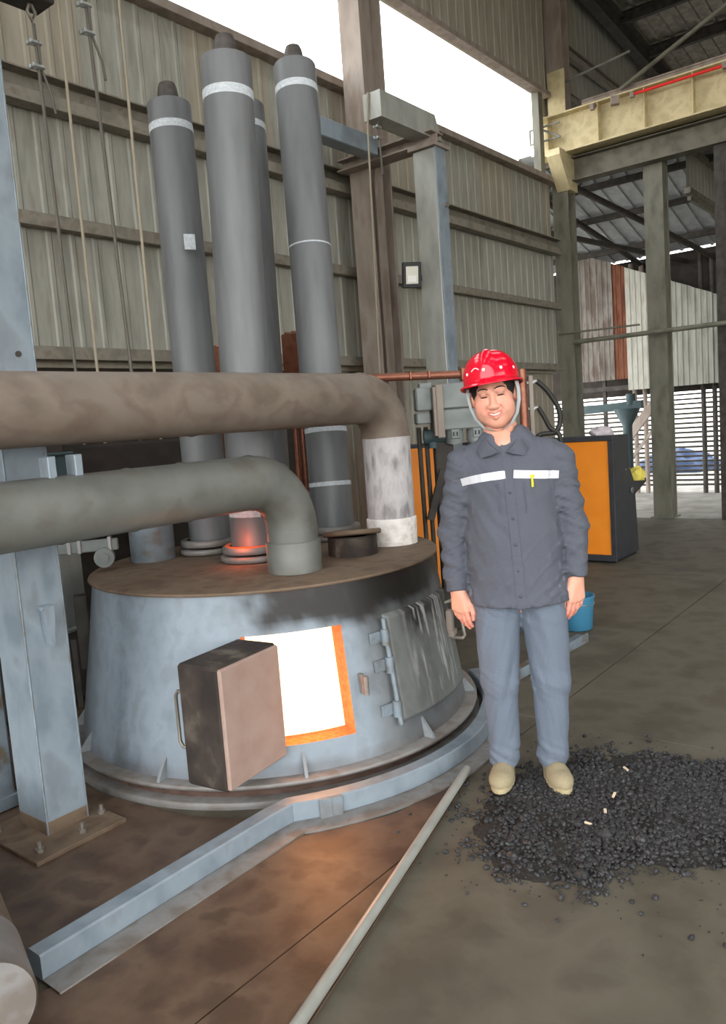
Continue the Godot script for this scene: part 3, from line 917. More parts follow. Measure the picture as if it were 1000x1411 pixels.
func furnace() -> void:
	var f := thing("electric_furnace", "big round blue-grey furnace with a glowing open door in the middle", "furnace", Vector3(FX, 0, FZ))
	# shell with the opening left out; soot and scorching are stains of the paint
	var n1 := FastNoiseLite.new()
	n1.seed = 5
	n1.frequency = 3.0
	n1.fractal_octaves = 4
	var th := []
	for k in 21:
		th.append(115.5 + 27.5 * k / 20.0)
	for k in range(1, 240):
		th.append(143.0 + 332.5 * k / 240.0)
	var hs := [0.09, 0.12, 0.15, 0.18, 0.212]
	for k in range(1, 16):
		hs.append(0.212 + 0.454 * k / 15.0)
	for k in range(1, 8):
		hs.append(0.666 + 0.184 * k / 7.0)
	var P := []
	var C := []
	var paint := lin(168, 181, 192)
	var soot := lin(40, 33, 30)
	var brown := lin(104, 84, 72)
	for h in hs:
		var row := []
		var cr := []
		for t in th:
			row.append(ring_pt(t, cone_r(h), h))
			var d: float = fposmod(t + 180.0, 360.0) - 180.0
			var q := ring_pt(t, 1.0, h)
			var e := n1.get_noise_3d(q.x, q.y, q.z)
			var e2 := n1.get_noise_3d(q.x * 4.0, q.y * 0.7, q.z * 4.0)
			# soot plume over the door and towards the right
			var s := 0.0
			var over: float = smoothstep(0.64, 0.71, h + e * 0.07)
			s = maxf(s, over * smoothstep(146.0, 132.0, d + e * 14.0) * smoothstep(58.0, 74.0, d + e * 10.0) * (1.02 + 0.2 * e2))
			# smoke shade running down on the right flank
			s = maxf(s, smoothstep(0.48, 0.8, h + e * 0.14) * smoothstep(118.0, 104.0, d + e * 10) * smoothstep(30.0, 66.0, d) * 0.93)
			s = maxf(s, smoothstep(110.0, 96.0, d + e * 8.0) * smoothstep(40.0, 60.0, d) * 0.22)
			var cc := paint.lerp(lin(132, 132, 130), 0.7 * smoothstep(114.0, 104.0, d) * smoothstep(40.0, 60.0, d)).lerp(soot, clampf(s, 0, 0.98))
			cc = cc.lerp(brown, 0.45 * smoothstep(0.15, 0.09, h + e * 0.04) + 0.2 * smoothstep(0.815, 0.85, h + e * 0.02))
			cc = cc.lerp(soot, clampf(0.5 * smoothstep(0.24, 0.1, h + e * 0.1) * smoothstep(165.0, 185.0, absf(d)), 0, 1))
			cr.append(cc)
		P.append(row)
		C.append(cr)
	part(f, "shell", B.new().grid(P, true, Vector3(0, 0.4, 0), C, func(r, k): return k < 20 and hs[r] >= 0.2119 and hs[r + 1] <= 0.6661), M.shell_paint)
	# reveal of the opening, lined with brick
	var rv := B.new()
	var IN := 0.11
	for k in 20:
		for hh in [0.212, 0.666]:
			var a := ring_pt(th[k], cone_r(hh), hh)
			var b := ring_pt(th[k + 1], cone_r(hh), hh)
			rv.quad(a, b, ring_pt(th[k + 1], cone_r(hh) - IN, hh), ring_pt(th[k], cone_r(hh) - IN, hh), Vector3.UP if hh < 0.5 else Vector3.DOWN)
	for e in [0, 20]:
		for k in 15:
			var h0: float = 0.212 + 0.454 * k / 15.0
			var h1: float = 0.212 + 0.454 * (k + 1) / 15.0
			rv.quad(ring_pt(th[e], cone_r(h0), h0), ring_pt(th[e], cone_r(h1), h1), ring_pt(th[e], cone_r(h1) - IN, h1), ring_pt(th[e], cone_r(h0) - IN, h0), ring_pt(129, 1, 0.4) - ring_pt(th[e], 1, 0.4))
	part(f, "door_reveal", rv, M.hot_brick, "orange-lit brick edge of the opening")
	# the glowing charge behind it
	var G := []
	for r in 9:
		var row := []
		for k in 13:
			var h := 0.16 + 0.56 * r / 8.0
			row.append(ring_pt(111.0 + 36.0 * k / 12.0, cone_r(h) - IN - 0.03 - 0.03 * sin(r * 1.7 + k), h))
		G.append(row)
	part(f, "molten_glow", B.new().grid(G, false, Vector3(0, 0.4, 0)), M.molten, "white-hot glow inside the opening")
	part(f, "chamber", B.new().lathe([Vector2(0.0, 0.1), Vector2(0.74, 0.1), Vector2(0.68, 0.82), Vector2(0.0, 0.82)], Vector3.ZERO, 48, deg_to_rad(150), deg_to_rad(468)), M.brick)
	var al := AreaLight3D.new()
	al.name = "furnace_light"
	al.area_size = Vector2(0.34, 0.38)
	al.light_color = Color(1.0, 0.60, 0.28)
	al.light_energy = 0.05
	al.area_range = 12.0
	al.shadow_enabled = true
	var lp := ring_pt(129.25, cone_r(0.44) - 0.06, 0.44)
	al.position = lp + f.position
	add_child(al)
	al.look_at_from_position(al.position, al.position + ring_pt(129.25, 1, 0), Vector3.UP)
	# lid
	var lid := part(f, "lid", B.new().lathe([Vector2(0, 0.835), Vector2(0.86, 0.835), Vector2(0.885, 0.84), Vector2(0.888, 0.846), Vector2(0.885, 0.852), Vector2(0.87, 0.855), Vector2(0, 0.858)], Vector3.ZERO, 96), M.rust_dust)
	# bottom flange, skirt and foot ring
	part(f, "flange", B.new().lathe([Vector2(0.93, 0.072), Vector2(1.04, 0.072), Vector2(1.046, 0.078), Vector2(1.046, 0.088), Vector2(1.04, 0.094), Vector2(0.93, 0.094)], Vector3.ZERO, 120), M.ring_steel)
	part(f, "skirt", B.new().lathe([Vector2(1.0, 0.0), Vector2(1.0, 0.08)], Vector3.ZERO, 96), M.brown_skirt)
	part(f, "foot_ring", B.new().lathe([Vector2(0.98, 0.03), Vector2(1.05, 0.03), Vector2(1.056, 0.024), Vector2(1.056, 0.0)], Vector3.ZERO, 120), M.ring_steel)
	for d in [164.5, 129.5, 94.0, 58.0, 20.0, -20.0, -60.0, -100.0, -140.0, 198.0]:
		var dir := ring_pt(d, 1, 0)
		part(f, "gusset", B.new().slab(PackedVector2Array([Vector2(0.95, 0.094), Vector2(1.035, 0.094), Vector2(1.03, 0.11), Vector2(0.965, 0.19), Vector2(0.94, 0.19)]), Vector3.ZERO, dir, Vector3.UP, 0.014), M.gusset)
	# the open door: a thick lined slab swung out on its left edge
	var dr := B.new()
	var hinge := ring_pt(143.6, 0.885, 0.0) + Vector3(0, 0, -0.02)
	var dx := Vector3(-0.985, 0, 0.12).normalized()
	var dz := Vector3(dx.z, 0, -dx.x)
	if dz.z < 0:
		dz = -dz
	var db := Basis(dx, Vector3.UP, dx.cross(Vector3.UP))
	var dw := 0.36
	var dt := 0.205
	var dc: Vector3 = hinge + dx * (dw * 0.5 + 0.01) + dz * (dt * 0.5 + 0.022) + Vector3.UP * 0.425
	var door := part(f, "door", dr.box(dc, Vector3(dw, 0.475, dt), 0.012, db), M.soot_slab, "thick sooty slab door swung open")
	var face_c := dc + dz * (dt * 0.5)
	part(door, "brick_lining", B.new().box(face_c, Vector3(dw - 0.012, 0.46, 0.02), 0.008, db), M.brick, "pinkish refractory lining")
	var hp := dc - dz * (dt * 0.5)
	var tip := dx * (dw * 0.5 - 0.06)
	part(door, "handle", B.new().tube([hp + tip + Vector3.UP * 0.1, hp + tip + Vector3.UP * 0.105 - dz * 0.06, hp + tip + Vector3.UP * 0.085 - dz * 0.075, hp + tip - Vector3.UP * 0.1 - dz * 0.075, hp + tip - Vector3.UP * 0.12 - dz * 0.06, hp + tip - Vector3.UP * 0.12], 0.0075, 10), M.bolt)
	for y in [0.3, 0.56]:
		part(f, "door_hinge", B.new().tube([hinge + Vector3(0.0, y - 0.04, -0.03), hinge + Vector3(0.0, y + 0.04, -0.03)], 0.016, 12), M.blue_paint_worn)
	part(f, "latch_lug", B.new().box(ring_pt(112.2, 0.945, 0.41), Vector3(0.02, 0.085, 0.05), 0.004, Basis(Vector3.UP, deg_to_rad(-112.2 + 90))).tube([ring_pt(112.2, 0.985, 0.37), ring_pt(112.2, 0.985, 0.45)], 0.011, 8), M.ring_steel)
	# the closed side door, a curved plate that stands proud
	var n2 := FastNoiseLite.new()
	n2.seed = 9
	n2.frequency = 4.0
	var Q := []
	var QC := []
	for r in 40:
		var row := []
		var cr := []
		var h := 0.195 + 0.475 * r / 39.0
		for k in 60:
			var t := 64.0 + 38.0 * k / 59.0
			var edge := 0.0 if (r == 0 or r == 39 or k == 0 or k == 59) else 0.022
			row.append(ring_pt(t, cone_r(h) + edge, h))
			var q := ring_pt(t, 1.0, 0)
			var e := n2.get_noise_3d(q.x * 20.0, h * 0.6, q.z * 20.0)
			var e3 := n2.get_noise_3d(q.x * 2.0, h * 2.0, q.z * 2.0)
			var cc := lin(142, 144, 142).lerp(soot, 0.85 * smoothstep(0.5, 0.64, h + e3 * 0.1 + e * 0.08) * smoothstep(99, 92, t))
			var drip := smoothstep(0.12, 0.4, e) * smoothstep(98, 90, t) * smoothstep(64, 74, t) * smoothstep(0.2, 0.3, h)
			cr.append(cc.lerp(lin(226, 226, 224), drip * 0.85))
		Q.append(row)
		QC.append(cr)
	var sd := part(f, "side_door", B.new().grid(Q, false, Vector3(0, 0.4, 0), QC), M.shell_paint, "closed side door streaked with white drips")
	var hd := []
	for q in [[66.0, 0.6, 0.02], [65.5, 0.615, 0.07], [64.5, 0.61, 0.08], [64.5, 0.43, 0.08], [65.5, 0.42, 0.07], [66.0, 0.425, 0.02]]:
		hd.append(ring_pt(q[0] + 2.0, cone_r(q[1]) + q[2], q[1]))
	part(sd, "handle", B.new().tube(hd, 0.009, 10), M.bolt)
	part(sd, "latch", B.new().box(ring_pt(70.5, cone_r(0.5) + 0.035, 0.52), Vector3(0.05, 0.11, 0.03), 0.004, Basis(Vector3.UP, deg_to_rad(20))).box(ring_pt(70.0, cone_r(0.45) + 0.035, 0.46), Vector3(0.08, 0.03, 0.03), 0.004, Basis(Vector3.UP, deg_to_rad(20))), M.rusty_beam)
	var hr := B.new()
	hr.tube([ring_pt(103.2, cone_r(0.2) + 0.03, 0.2), ring_pt(103.2, cone_r(0.66) + 0.03, 0.66)], 0.011, 10)
	part(sd, "hinge_rod", hr, M.blue_paint_worn)
	for y in [0.27, 0.46, 0.58]:
		part(sd, "hinge_knuckle", B.new().tube([ring_pt(103.4, cone_r(y) + 0.028, y - 0.035), ring_pt(103.4, cone_r(y) + 0.026, y + 0.035)], 0.019, 12).box(ring_pt(105.5, cone_r(y) + 0.008, y), Vector3(0.07, 0.05, 0.012), 0.002, Basis(Vector3.UP, deg_to_rad(-105.5 + 90))), M.blue_paint_worn)
	# left-hand bracket on the shell
	part(f, "side_bracket", B.new().box(ring_pt(212, 0.93, 0.6), Vector3(0.06, 0.36, 0.08), 0.004, Basis(Vector3.UP, deg_to_rad(-32))).box(ring_pt(212, 0.98, 0.4), Vector3(0.03, 0.34, 0.05), 0.004, Basis(Vector3.UP, deg_to_rad(-32))), M.dark_steel)
	# ports on the lid
	for q in [[Vector3(2.89, 0, -3.41), 0.16], [Vector3(2.79, 0, -2.95), 0.165], [Vector3(3.47, 0, -2.99), 0.16]]:
		var ctr: Vector3 = q[0] - f.position
		part(f, "port_ring", B.new().lathe([Vector2(0.12, 0.86), Vector2(q[1], 0.86), Vector2(q[1] + 0.006, 0.866), Vector2(q[1] + 0.006, 0.884), Vector2(q[1], 0.89), Vector2(0.12, 0.89)], ctr, 56), M.ring_steel)
		part(f, "port_ring", B.new().lathe([Vector2(0.12, 0.9), Vector2(q[1] - 0.01, 0.9), Vector2(q[1] - 0.004, 0.906), Vector2(q[1] - 0.004, 0.93), Vector2(q[1] - 0.01, 0.936), Vector2(0.12, 0.936)], ctr, 56), M.ring_steel)
	var em := plain("ember", rgb(200, 90, 50), 0.9)
	em.emission_enabled = true
	em.emission = Color(1.0, 0.42, 0.22)
	em.emission_energy_multiplier = 0.03
	part(f, "ember_flame", B.new().lathe([Vector2(0.124, 0.936), Vector2(0.14, 0.942), Vector2(0.148, 0.936)], Vector3(2.79, 0, -2.95) - f.position, 40), em, "glowing seam round the middle electrode's port")
	var ol := OmniLight3D.new()
	ol.name = "ember_light"
	ol.position = Vector3(2.62, 0.965, -2.87)
	ol.light_color = Color(1.0, 0.40, 0.2)
	ol.light_energy = 0.0025
	ol.light_size = 0.03
	ol.omni_range = 12.0
	ol.omni_attenuation = 2.0
	ol.shadow_enabled = true
	add_child(ol)
	part(f, "port_sleeve", B.new().lathe([Vector2(0.115, 0.855), Vector2(0.118, 0.86), Vector2(0.118, 1.08), Vector2(0.1, 1.085), Vector2(0, 1.085)], Vector3(2.62, 0, -3.56) - f.position, 40), M.blue_paint_worn)
	var port := part(f, "charging_port", B.new().lathe([Vector2(0.125, 0.855), Vector2(0.125, 0.95), Vector2(0.115, 0.955)], Vector3(3.06, 0, -2.52) - f.position, 40), M.soot_slab)
	var lb := B.new()
	lb.xf = Transform3D(Basis(Vector3(1, 0, 1).normalized(), -0.14), Vector3(3.06, 0.962, -2.52) - f.position)
	lb.lathe([Vector2(0, -0.012), Vector2(0.14, -0.012), Vector2(0.148, -0.006), Vector2(0.148, 0.008), Vector2(0.142, 0.014), Vector2(0, 0.016)], Vector3.ZERO, 48)
	part(port, "port_cover", lb, M.rust_dust)
	# the kerb beam round the foot
	var kb := thing("kerb_beam", "blue-grey square tube kerb that runs in straight and curves round the furnace foot", "kerb", Vector3(FX, 0, FZ))
	var path := [Vector3(-1.87, 0, 0.85), Vector3(-1.5, 0, 0.85), Vector3(-1.2, 0, 0.85), Vector3(-0.93, 0, 0.85)]
	for k in range(0, 25):
		path.append(ring_pt(134.0 - 4.0 * k, 1.195 - 0.085 * minf(k / 16.0, 1.0), 0))
	var W := []
	var S := []
	for prof in [[Vector2(0.03, 0.012), Vector2(0.034, 0.018), Vector2(0.034, 0.082), Vector2(0.028, 0.088), Vector2(-0.028, 0.088), Vector2(-0.034, 0.082), Vector2(-0.034, 0.018), Vector2(-0.03, 0.012)], [Vector2(0.12, 0.002), Vector2(0.12, 0.012), Vector2(0.0, 0.014), Vector2(-0.03, 0.012)]]:
		var rows := []
		for k in path.size():
			var t: Vector3 = (path[min(k + 1, path.size() - 1)] - path[max(k - 1, 0)]).normalized()
			var o := Vector3.UP.cross(t).normalized()
			if o.dot(path[k]) < 0:
				o = -o
			rows.append(prof.map(func(p): return path[k] + o * p.x + Vector3.UP * p.y))
		if W.is_empty():
			W = rows
		else:
			S = rows
	for q in [[W, "tube", "blue_paint"], [S, "foot_strip", "ring_steel"]]:
		var b := B.new()
		for j in range(0, (q[0][0] as Array).size() - 1):
			var two := []
			for r in q[0]:
				two.append([r[j], r[j + 1]])
			for k in two.size() - 1:
				var mid: Vector3 = (two[k][0] + two[k][1]) * 0.5 - (path[k] + Vector3.UP * 0.05 if q[1] == "tube" else path[k] - Vector3.UP)
				b.quad(two[k][0], two[k][1], two[k + 1][1], two[k + 1][0], mid)
		if q[1] == "tube":
			for e in [0, path.size() - 1]:
				var ring: Array = q[0][e]
				var cen: Vector3 = path[e] + Vector3.UP * 0.05
				for j in ring.size():
					b.tri(cen, ring[j], ring[(j + 1) % ring.size()], path[e] - path[1 if e == 0 else e - 1])
			var two := []
			for rr in q[0]:
				two.append([rr[7], rr[0]])
			for k in two.size() - 1:
				b.quad(two[k][0], two[k][1], two[k + 1][1], two[k + 1][0], Vector3.DOWN)
		part(kb, q[1], b, M[q[2]])
	part(kb, "joint_clip", B.new().box(ring_pt(127.5, 1.225, 0.045), Vector3(0.012, 0.085, 0.05), 0.002, Basis(Vector3.UP, deg_to_rad(-127))).box(ring_pt(125.5, 1.222, 0.045), Vector3(0.012, 0.085, 0.05), 0.002, Basis(Vector3.UP, deg_to_rad(-125))), M.blue_paint_worn)

# an L-shaped pipe: a run along x, an elbow and a riser down to the lid
func elbow_pipe(called: String, label: String, x0: float, px: float, pz: float, y: float, y0: float, r: float, bend: float, run_m: Material, rise_m: Material, collar_m: Material, collar_r: float, collar_top: float, seams: Array) -> Node3D:
	var t := thing(called, label, "pipe", Vector3(px, 0, pz))
	part(t, "run", B.new().tube([Vector3(x0 - px, y, 0), Vector3(-bend, y, 0)], r, 40), run_m)
	var arc := []
	for k in 13:
		var a := PI / 2 * k / 12.0
		arc.append(Vector3(-bend + bend * sin(a), y - bend + bend * cos(a), 0))
	part(t, "elbow", B.new().tube(arc, r * 1.004, 40), run_m)
	part(t, "riser", B.new().tube([Vector3(0, y - bend, 0), Vector3(0, y0 + 0.02, 0)], r, 40), rise_m)
	part(t, "collar", B.new().lathe([Vector2(r, collar_top), Vector2(collar_r, collar_top), Vector2(collar_r + 0.004, collar_top - 0.006), Vector2(collar_r + 0.002, y0), Vector2(r, y0)], Vector3.ZERO, 48), collar_m)
	for s in seams:
		part(t, "weld_seam", B.new().tube([Vector3(s - 0.006, y, 0), Vector3(s, y, 0), Vector3(s + 0.006, y, 0)], [r, r + 0.004, r], 40, false), run_m)
	for a in [0.0, 1.0, 2.0, 3.0]:
		var an: float = PI / 2 * a / 3.0
		var c0 := Vector3(-bend + bend * sin(an), y - bend + bend * cos(an), 0)
		var dr := Vector3(cos(an), -sin(an), 0) * 0.006
		part(t, "weld_seam", B.new().tube([c0 - dr, c0, c0 + dr], [r * 1.004, r * 1.004 + 0.005, r * 1.004], 40, false), run_m)
	return t

func pipes() -> void:
	elbow_pipe("exhaust_pipe", "upper wide brown exhaust pipe, bending down into a whitened riser", -0.8, 3.39, -2.51, 1.63, 0.858, 0.126, 0.2, M.pipe_brown, M.lagging, M.plaster, 0.13, 1.0, [-2.3, -1.3])
	var p := elbow_pipe("exhaust_pipe", "lower grey-green exhaust pipe, bending down to the lid over the glowing door", -0.8, 2.61, -2.5, 1.285, 0.858, 0.116, 0.235, M.pipe_grey, M.pipe_grey, M.pipe_grey, 0.122, 1.0, [-1.15, -0.85, -0.6])
	# clamp pads that stand on the lower pipe
	for x in [-1.16, -1.06]:
		part(p, "saddle_bracket", B.new().box(Vector3(x, 1.43, 0), Vector3(0.03, 0.08, 0.06), 0.003).tube([Vector3(x, 1.38, 0.0), Vector3(x, 1.44, 0)], 0.012, 8), M.blue_paint)

func electrodes() -> void:
	var T := [
		["left shorter dark grey electrode with a white ring near its tapered top", Vector3(2.92, 0.9, -3.43), Vector3(2.99, 3.3, -3.52), 0.117, [[3.16, 0.02], [1.12, 0.02]]],
		["thickest middle grey electrode, tallest in front, top against the bright window", Vector3(2.8, 0.9, -2.95), Vector3(2.88, 3.31, -2.94), 0.123, [[3.13, 0.022], [1.1, 0.02]]],
		["right grey electrode with white rings and a dark tapered tip", Vector3(3.47, 0.86, -2.99), Vector3(3.67, 3.59, -3.19), 0.122, [[3.44, 0.02], [2.54, 0.004], [1.48, 0.014], [1.17, 0.012]]],
		["electrode half hidden behind the thick middle one, only its right edge showing", Vector3(3.5, 0.9, -3.5), Vector3(3.78, 3.55, -3.72), 0.117, [[3.4, 0.02]]]]
	for q in T:
		var t := thing("graphite_electrode", q[0], "electrode", q[1], "graphite electrodes standing in the furnace lid")
		var d: Vector3 = q[2] - q[1]
		var r: float = q[3]
		var u := d.normalized()
		part(t, "body", B.new().tube([Vector3.ZERO, d - u * 0.012, d - u * 0.004, d], [r, r, r - 0.004, r - 0.012], 48), M.graphite)
		part(t, "tip", B.new().tube([d, d + u * 0.012, d + u * 0.085, d + u * 0.105, d + u * 0.11], [0.064, 0.062, 0.05, 0.042, 0.03], 32), M.graphite_dark, "tapered dark tip")
		for s in q[4]:
			var at: Vector3 = u * ((s[0] - q[1].y) / u.y)
			part(t, "chalk_ring", B.new().tube([at - u * s[1], at - u * s[1] * 0.9, at + u * s[1] * 0.9, at + u * s[1]], [r, r + 0.0012, r + 0.0012, r], 48, false), M.chalk, "white painted ring")
	var e0: Node3D = get_node("graphite_electrode")
	var pt := B.new()
	pt.box(Vector3(-0.045, 1.62, 0.108), Vector3(0.06, 0.08, 0.004), 0.001, Basis(Vector3.UP, -0.45))
	part(e0, "label_patch", pt, M.chalk, "pale square patch")
	# copper contact clamps between them
	for q in [[Vector3(3.6, 1.92, -3.95), "copper contact clamp showing between the left and middle electrodes"], [Vector3(3.95, 1.98, -3.6), "copper contact clamp showing between the middle and right electrodes"]]:
		var c := thing("contact_clamp", q[1], "clamp", q[0])
		part(c, "jaw", B.new().box(Vector3.ZERO, Vector3(0.1, 0.3, 0.2), 0.01), M.copper)
		for k in 3:
			part(c, "busbar", B.new().tube([Vector3(-0.02, 0.004 - q[0].y, -0.06 + 0.06 * k), Vector3(-0.02, 0.16, -0.06 + 0.06 * k)], 0.02, 10), M.copper)

# ---------------------------------------------------------------- left of the furnace
func rope_clip(parent: Node, at: Vector3) -> void:
	part(parent, "rope_clip", B.new().box(at, Vector3(0.045, 0.022, 0.03), 0.005).tube([at + Vector3(-0.04, -0.002, 0.014), at + Vector3(0.02, -0.002, 0.014)], 0.006, 8).tube([at + Vector3(-0.04, -0.002, -0.014), at + Vector3(0.02, -0.002, -0.014)], 0.006, 8).box(at + Vector3(-0.035, -0.002, 0.014), Vector3(0.012, 0.018, 0.018), 0.002).box(at + Vector3(-0.035, -0.002, -0.014), Vector3(0.012, 0.018, 0.018), 0.002), M.zinc)

func left_side() -> void:
	var c := thing("steel_column", "pale blue square steel column on a bolted base plate at the left edge", "column", Vector3(1.55, 0, -2.925))
	part(c, "shaft", B.new().box(Vector3(0, 3.8, 0), Vector3(0.175, 7.58, 0.21), 0.008), M.blue_paint)
	part(c, "corner_weld", B.new().tube([Vector3(-0.085, 0.02, 0.102), Vector3(-0.085, 3.5, 0.102)], 0.005, 6).tube([Vector3(0.085, 0.02, 0.102), Vector3(0.085, 3.5, 0.102)], 0.005, 6), M.blue_paint_worn)
	part(c, "foot", B.new().box(Vector3(0, 0.045, 0), Vector3(0.178, 0.07, 0.213), 0.008), M.rust_dust, "rusty foot of the column")
	var bp := part(c, "base_plate", B.new().box(Vector3(-0.03, 0.014, 0.04), Vector3(0.38, 0.018, 0.43), 0.003), M.rust_dust)
	for p in [Vector2(0.13, 0.13), Vector2(-0.17, 0.19), Vector2(0.0, 0.2), Vector2(-0.18, -0.1)]:
		part(bp, "bolt", B.new().tube([Vector3(p.x, 0.02, p.y), Vector3(p.x, 0.038, p.y)], 0.016, 6).tube([Vector3(p.x, 0.03, p.y), Vector3(p.x, 0.06, p.y)], 0.008, 10), M.bolt)
	part(c, "lug", B.new().slab(PackedVector2Array([Vector2(-0.018, 0.075), Vector2(0.02, 0.075), Vector2(0.02, 0.05), Vector2(0.006, -0.065), Vector2(-0.004, -0.075), Vector2(-0.016, 0.0)]), Vector3(0.0, 0.83, 0.125), Vector3.RIGHT, Vector3.UP, 0.055).box(Vector3(0.0, 0.9, 0.12), Vector3(0.055, 0.016, 0.045), 0.003), M.blue_paint)
	part(c, "plug", B.new().tube([Vector3(0.02, 1.85, 0.1), Vector3(0.02, 1.85, 0.112)], 0.011, 12), M.dark_steel)
	lone("steel_cabinet", B.new().box(Vector3(1.38, 0.66, -3.36), Vector3(0.34, 1.32, 0.3), 0.01).box(Vector3(1.38, 0.04, -3.36), Vector3(0.36, 0.06, 0.32), 0.006), M.blue_paint_worn, "blue steel box showing as a sliver behind the left column", "cabinet")
	# hoist beam and ropes
	var h := thing("hoist_beam", "dark hoist beam end in the top left corner with a hook below it", "beam", Vector3(2.3, 3.6, -3.5))
	part(h, "body", B.new().box(Vector3(-0.55, 0.03, 0), Vector3(1.1, 0.13, 0.2), 0.02), M.rusty_beam)
	part(h, "under_plate", B.new().box(Vector3(-0.5, -0.05, 0), Vector3(0.98, 0.03, 0.15), 0.004), M.dark_steel)
	part(h, "shackle", B.new().tube([Vector3(-0.09, -0.05, 0), Vector3(-0.11, -0.1, 0), Vector3(-0.09, -0.14, 0), Vector3(-0.07, -0.1, 0), Vector3(-0.09, -0.05, 0)], 0.008, 8), M.bolt)
	var R := [
		["wire rope with two clips hanging from the hook of the hoist beam", Vector3(2.215, 3.45, -3.5), Vector3(2.13, 1.5, -3.33), 0.008, "rope", [3.36, 3.25]],
		["plain thin rope hanging from the end of the dark hoist beam", Vector3(2.31, 3.56, -3.43), Vector3(2.18, 1.5, -3.24), 0.007, "rope_pale", []],
		["wire rope with two clips and a loose tail, third from the left column", Vector3(2.45, 4.6, -3.45), Vector3(2.28, 1.5, -3.11), 0.008, "rope", [3.53, 3.4]],
		["plain pale rope, the one nearest the shorter left electrode", Vector3(2.57, 4.6, -3.31), Vector3(2.33, 1.5, -3.02), 0.007, "rope_pale", []]]
	for q in R:
		var t := thing("wire_rope", q[0], "rope", q[1])
		var d: Vector3 = q[2] - q[1]
		part(t, "strand", B.new().tube([Vector3.ZERO, d], q[3], 8), M[q[4]])
		for y in q[5]:
			rope_clip(t, d * ((y - q[1].y) / d.y))
		if q[5].size():
			var a: Vector3 = d * ((q[5][1] - q[1].y) / d.y)
			part(t, "tail", B.new().tube([a + Vector3(0.012, 0.12, 0), a + Vector3(0.012, 0, 0), a + Vector3(0.04, -0.12, 0.02), a + Vector3(0.05, -0.2, 0.02)], 0.006, 8), M.rope)
	var t5 := thing("wire_rope", "short wire rope with two clips hanging under the slant-cut box beam", "rope", Vector3(5.06, 3.745, -3.62))
	part(t5, "strand", B.new().tube([Vector3(0, 0.004, 0), Vector3(-0.01, -0.4, 0.02)], 0.008, 8), M.rope)
	rope_clip(t5, Vector3(0, -0.05, 0))
	rope_clip(t5, Vector3(0, -0.13, 0))
	lone("thin_cable", B.new().tube([Vector3(4.99, 3.93, -3.64), Vector3(4.985, 3.7, -3.66), Vector3(4.8, 1.6, -3.58)], 0.008, 8), M.rope_pale, "thin pale cable running down in front of the brown wall column", "cable")
	# pieces behind the pipes
	lone("teal_beam", B.new().ibeam(Vector3(0.9, 1.4, -3.95), Vector3(2.42, 1.4, -3.95), 0.1, 0.14), M.teal_paint, "teal beam seen in the gap between the two exhaust pipes at the left", "beam")
	lone("shield_plate", B.new().box(Vector3(2.12, 0.72, -3.9), Vector3(0.66, 0.42, 0.02), 0.004, Basis(Vector3.UP, 0.25)).box(Vector3(2.12, 0.505, -3.88), Vector3(0.6, 0.02, 0.05), 0.004, Basis(Vector3.UP, 0.25)), M.galvanised, "grey steel shield plate between the left column and the furnace", "plate")
	var y := thing("tie_rod", "grey tie rod with pale clamping bands above the shield plate", "rod", Vector3(2.2, 0.985, -3.66))
	part(y, "rod", B.new().box(Vector3.ZERO, Vector3(0.46, 0.06, 0.03), 0.005, Basis(Vector3.UP, -0.72)), M.machine_grey)
	for k in [-0.11, -0.01, 0.04, 0.19]:
		part(y, "band", B.new().box(Basis(Vector3.UP, -0.72) * Vector3(k, 0.004, 0.0), Vector3(0.02, 0.075, 0.045), 0.003, Basis(Vector3.UP, -0.72)), M.zinc)
	part(y, "eye", B.new().tube([Basis(Vector3.UP, -0.72) * Vector3(0.16, -0.06, 0.0), Basis(Vector3.UP, -0.72) * Vector3(0.16, -0.06, 0.05)], 0.05, 20).tube([Basis(Vector3.UP, -0.72) * Vector3(0.16, -0.06, 0.05), Basis(Vector3.UP, -0.72) * Vector3(0.16, -0.06, 0.065)], 0.024, 14), M.machine_grey)
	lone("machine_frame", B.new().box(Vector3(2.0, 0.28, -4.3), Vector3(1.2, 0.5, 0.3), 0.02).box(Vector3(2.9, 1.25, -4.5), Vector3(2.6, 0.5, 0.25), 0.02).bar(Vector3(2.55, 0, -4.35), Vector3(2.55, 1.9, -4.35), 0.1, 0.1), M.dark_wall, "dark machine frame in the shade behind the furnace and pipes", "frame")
	# the pipe end in the corner by the camera
	var dr := thing("pipe_stub", "fat brown pipe end with a pale collar in the bottom left corner", "pipe", Vector3(0.87, 0.128, -2.3))
	part(dr, "body", B.new().tube([Vector3(0.3, 0, -0.8), Vector3(0.0, 0, 0.13)], 0.12, 40), M.rust_dust)
	part(dr, "collar", B.new().tube([Vector3(0.003, 0, 0.12), Vector3(0.0, 0, 0.126), Vector3(-0.08, 0, 0.36), Vector3(-0.082, 0, 0.366)], [0.12, 0.126, 0.126, 0.12], 40), M.ring_steel)

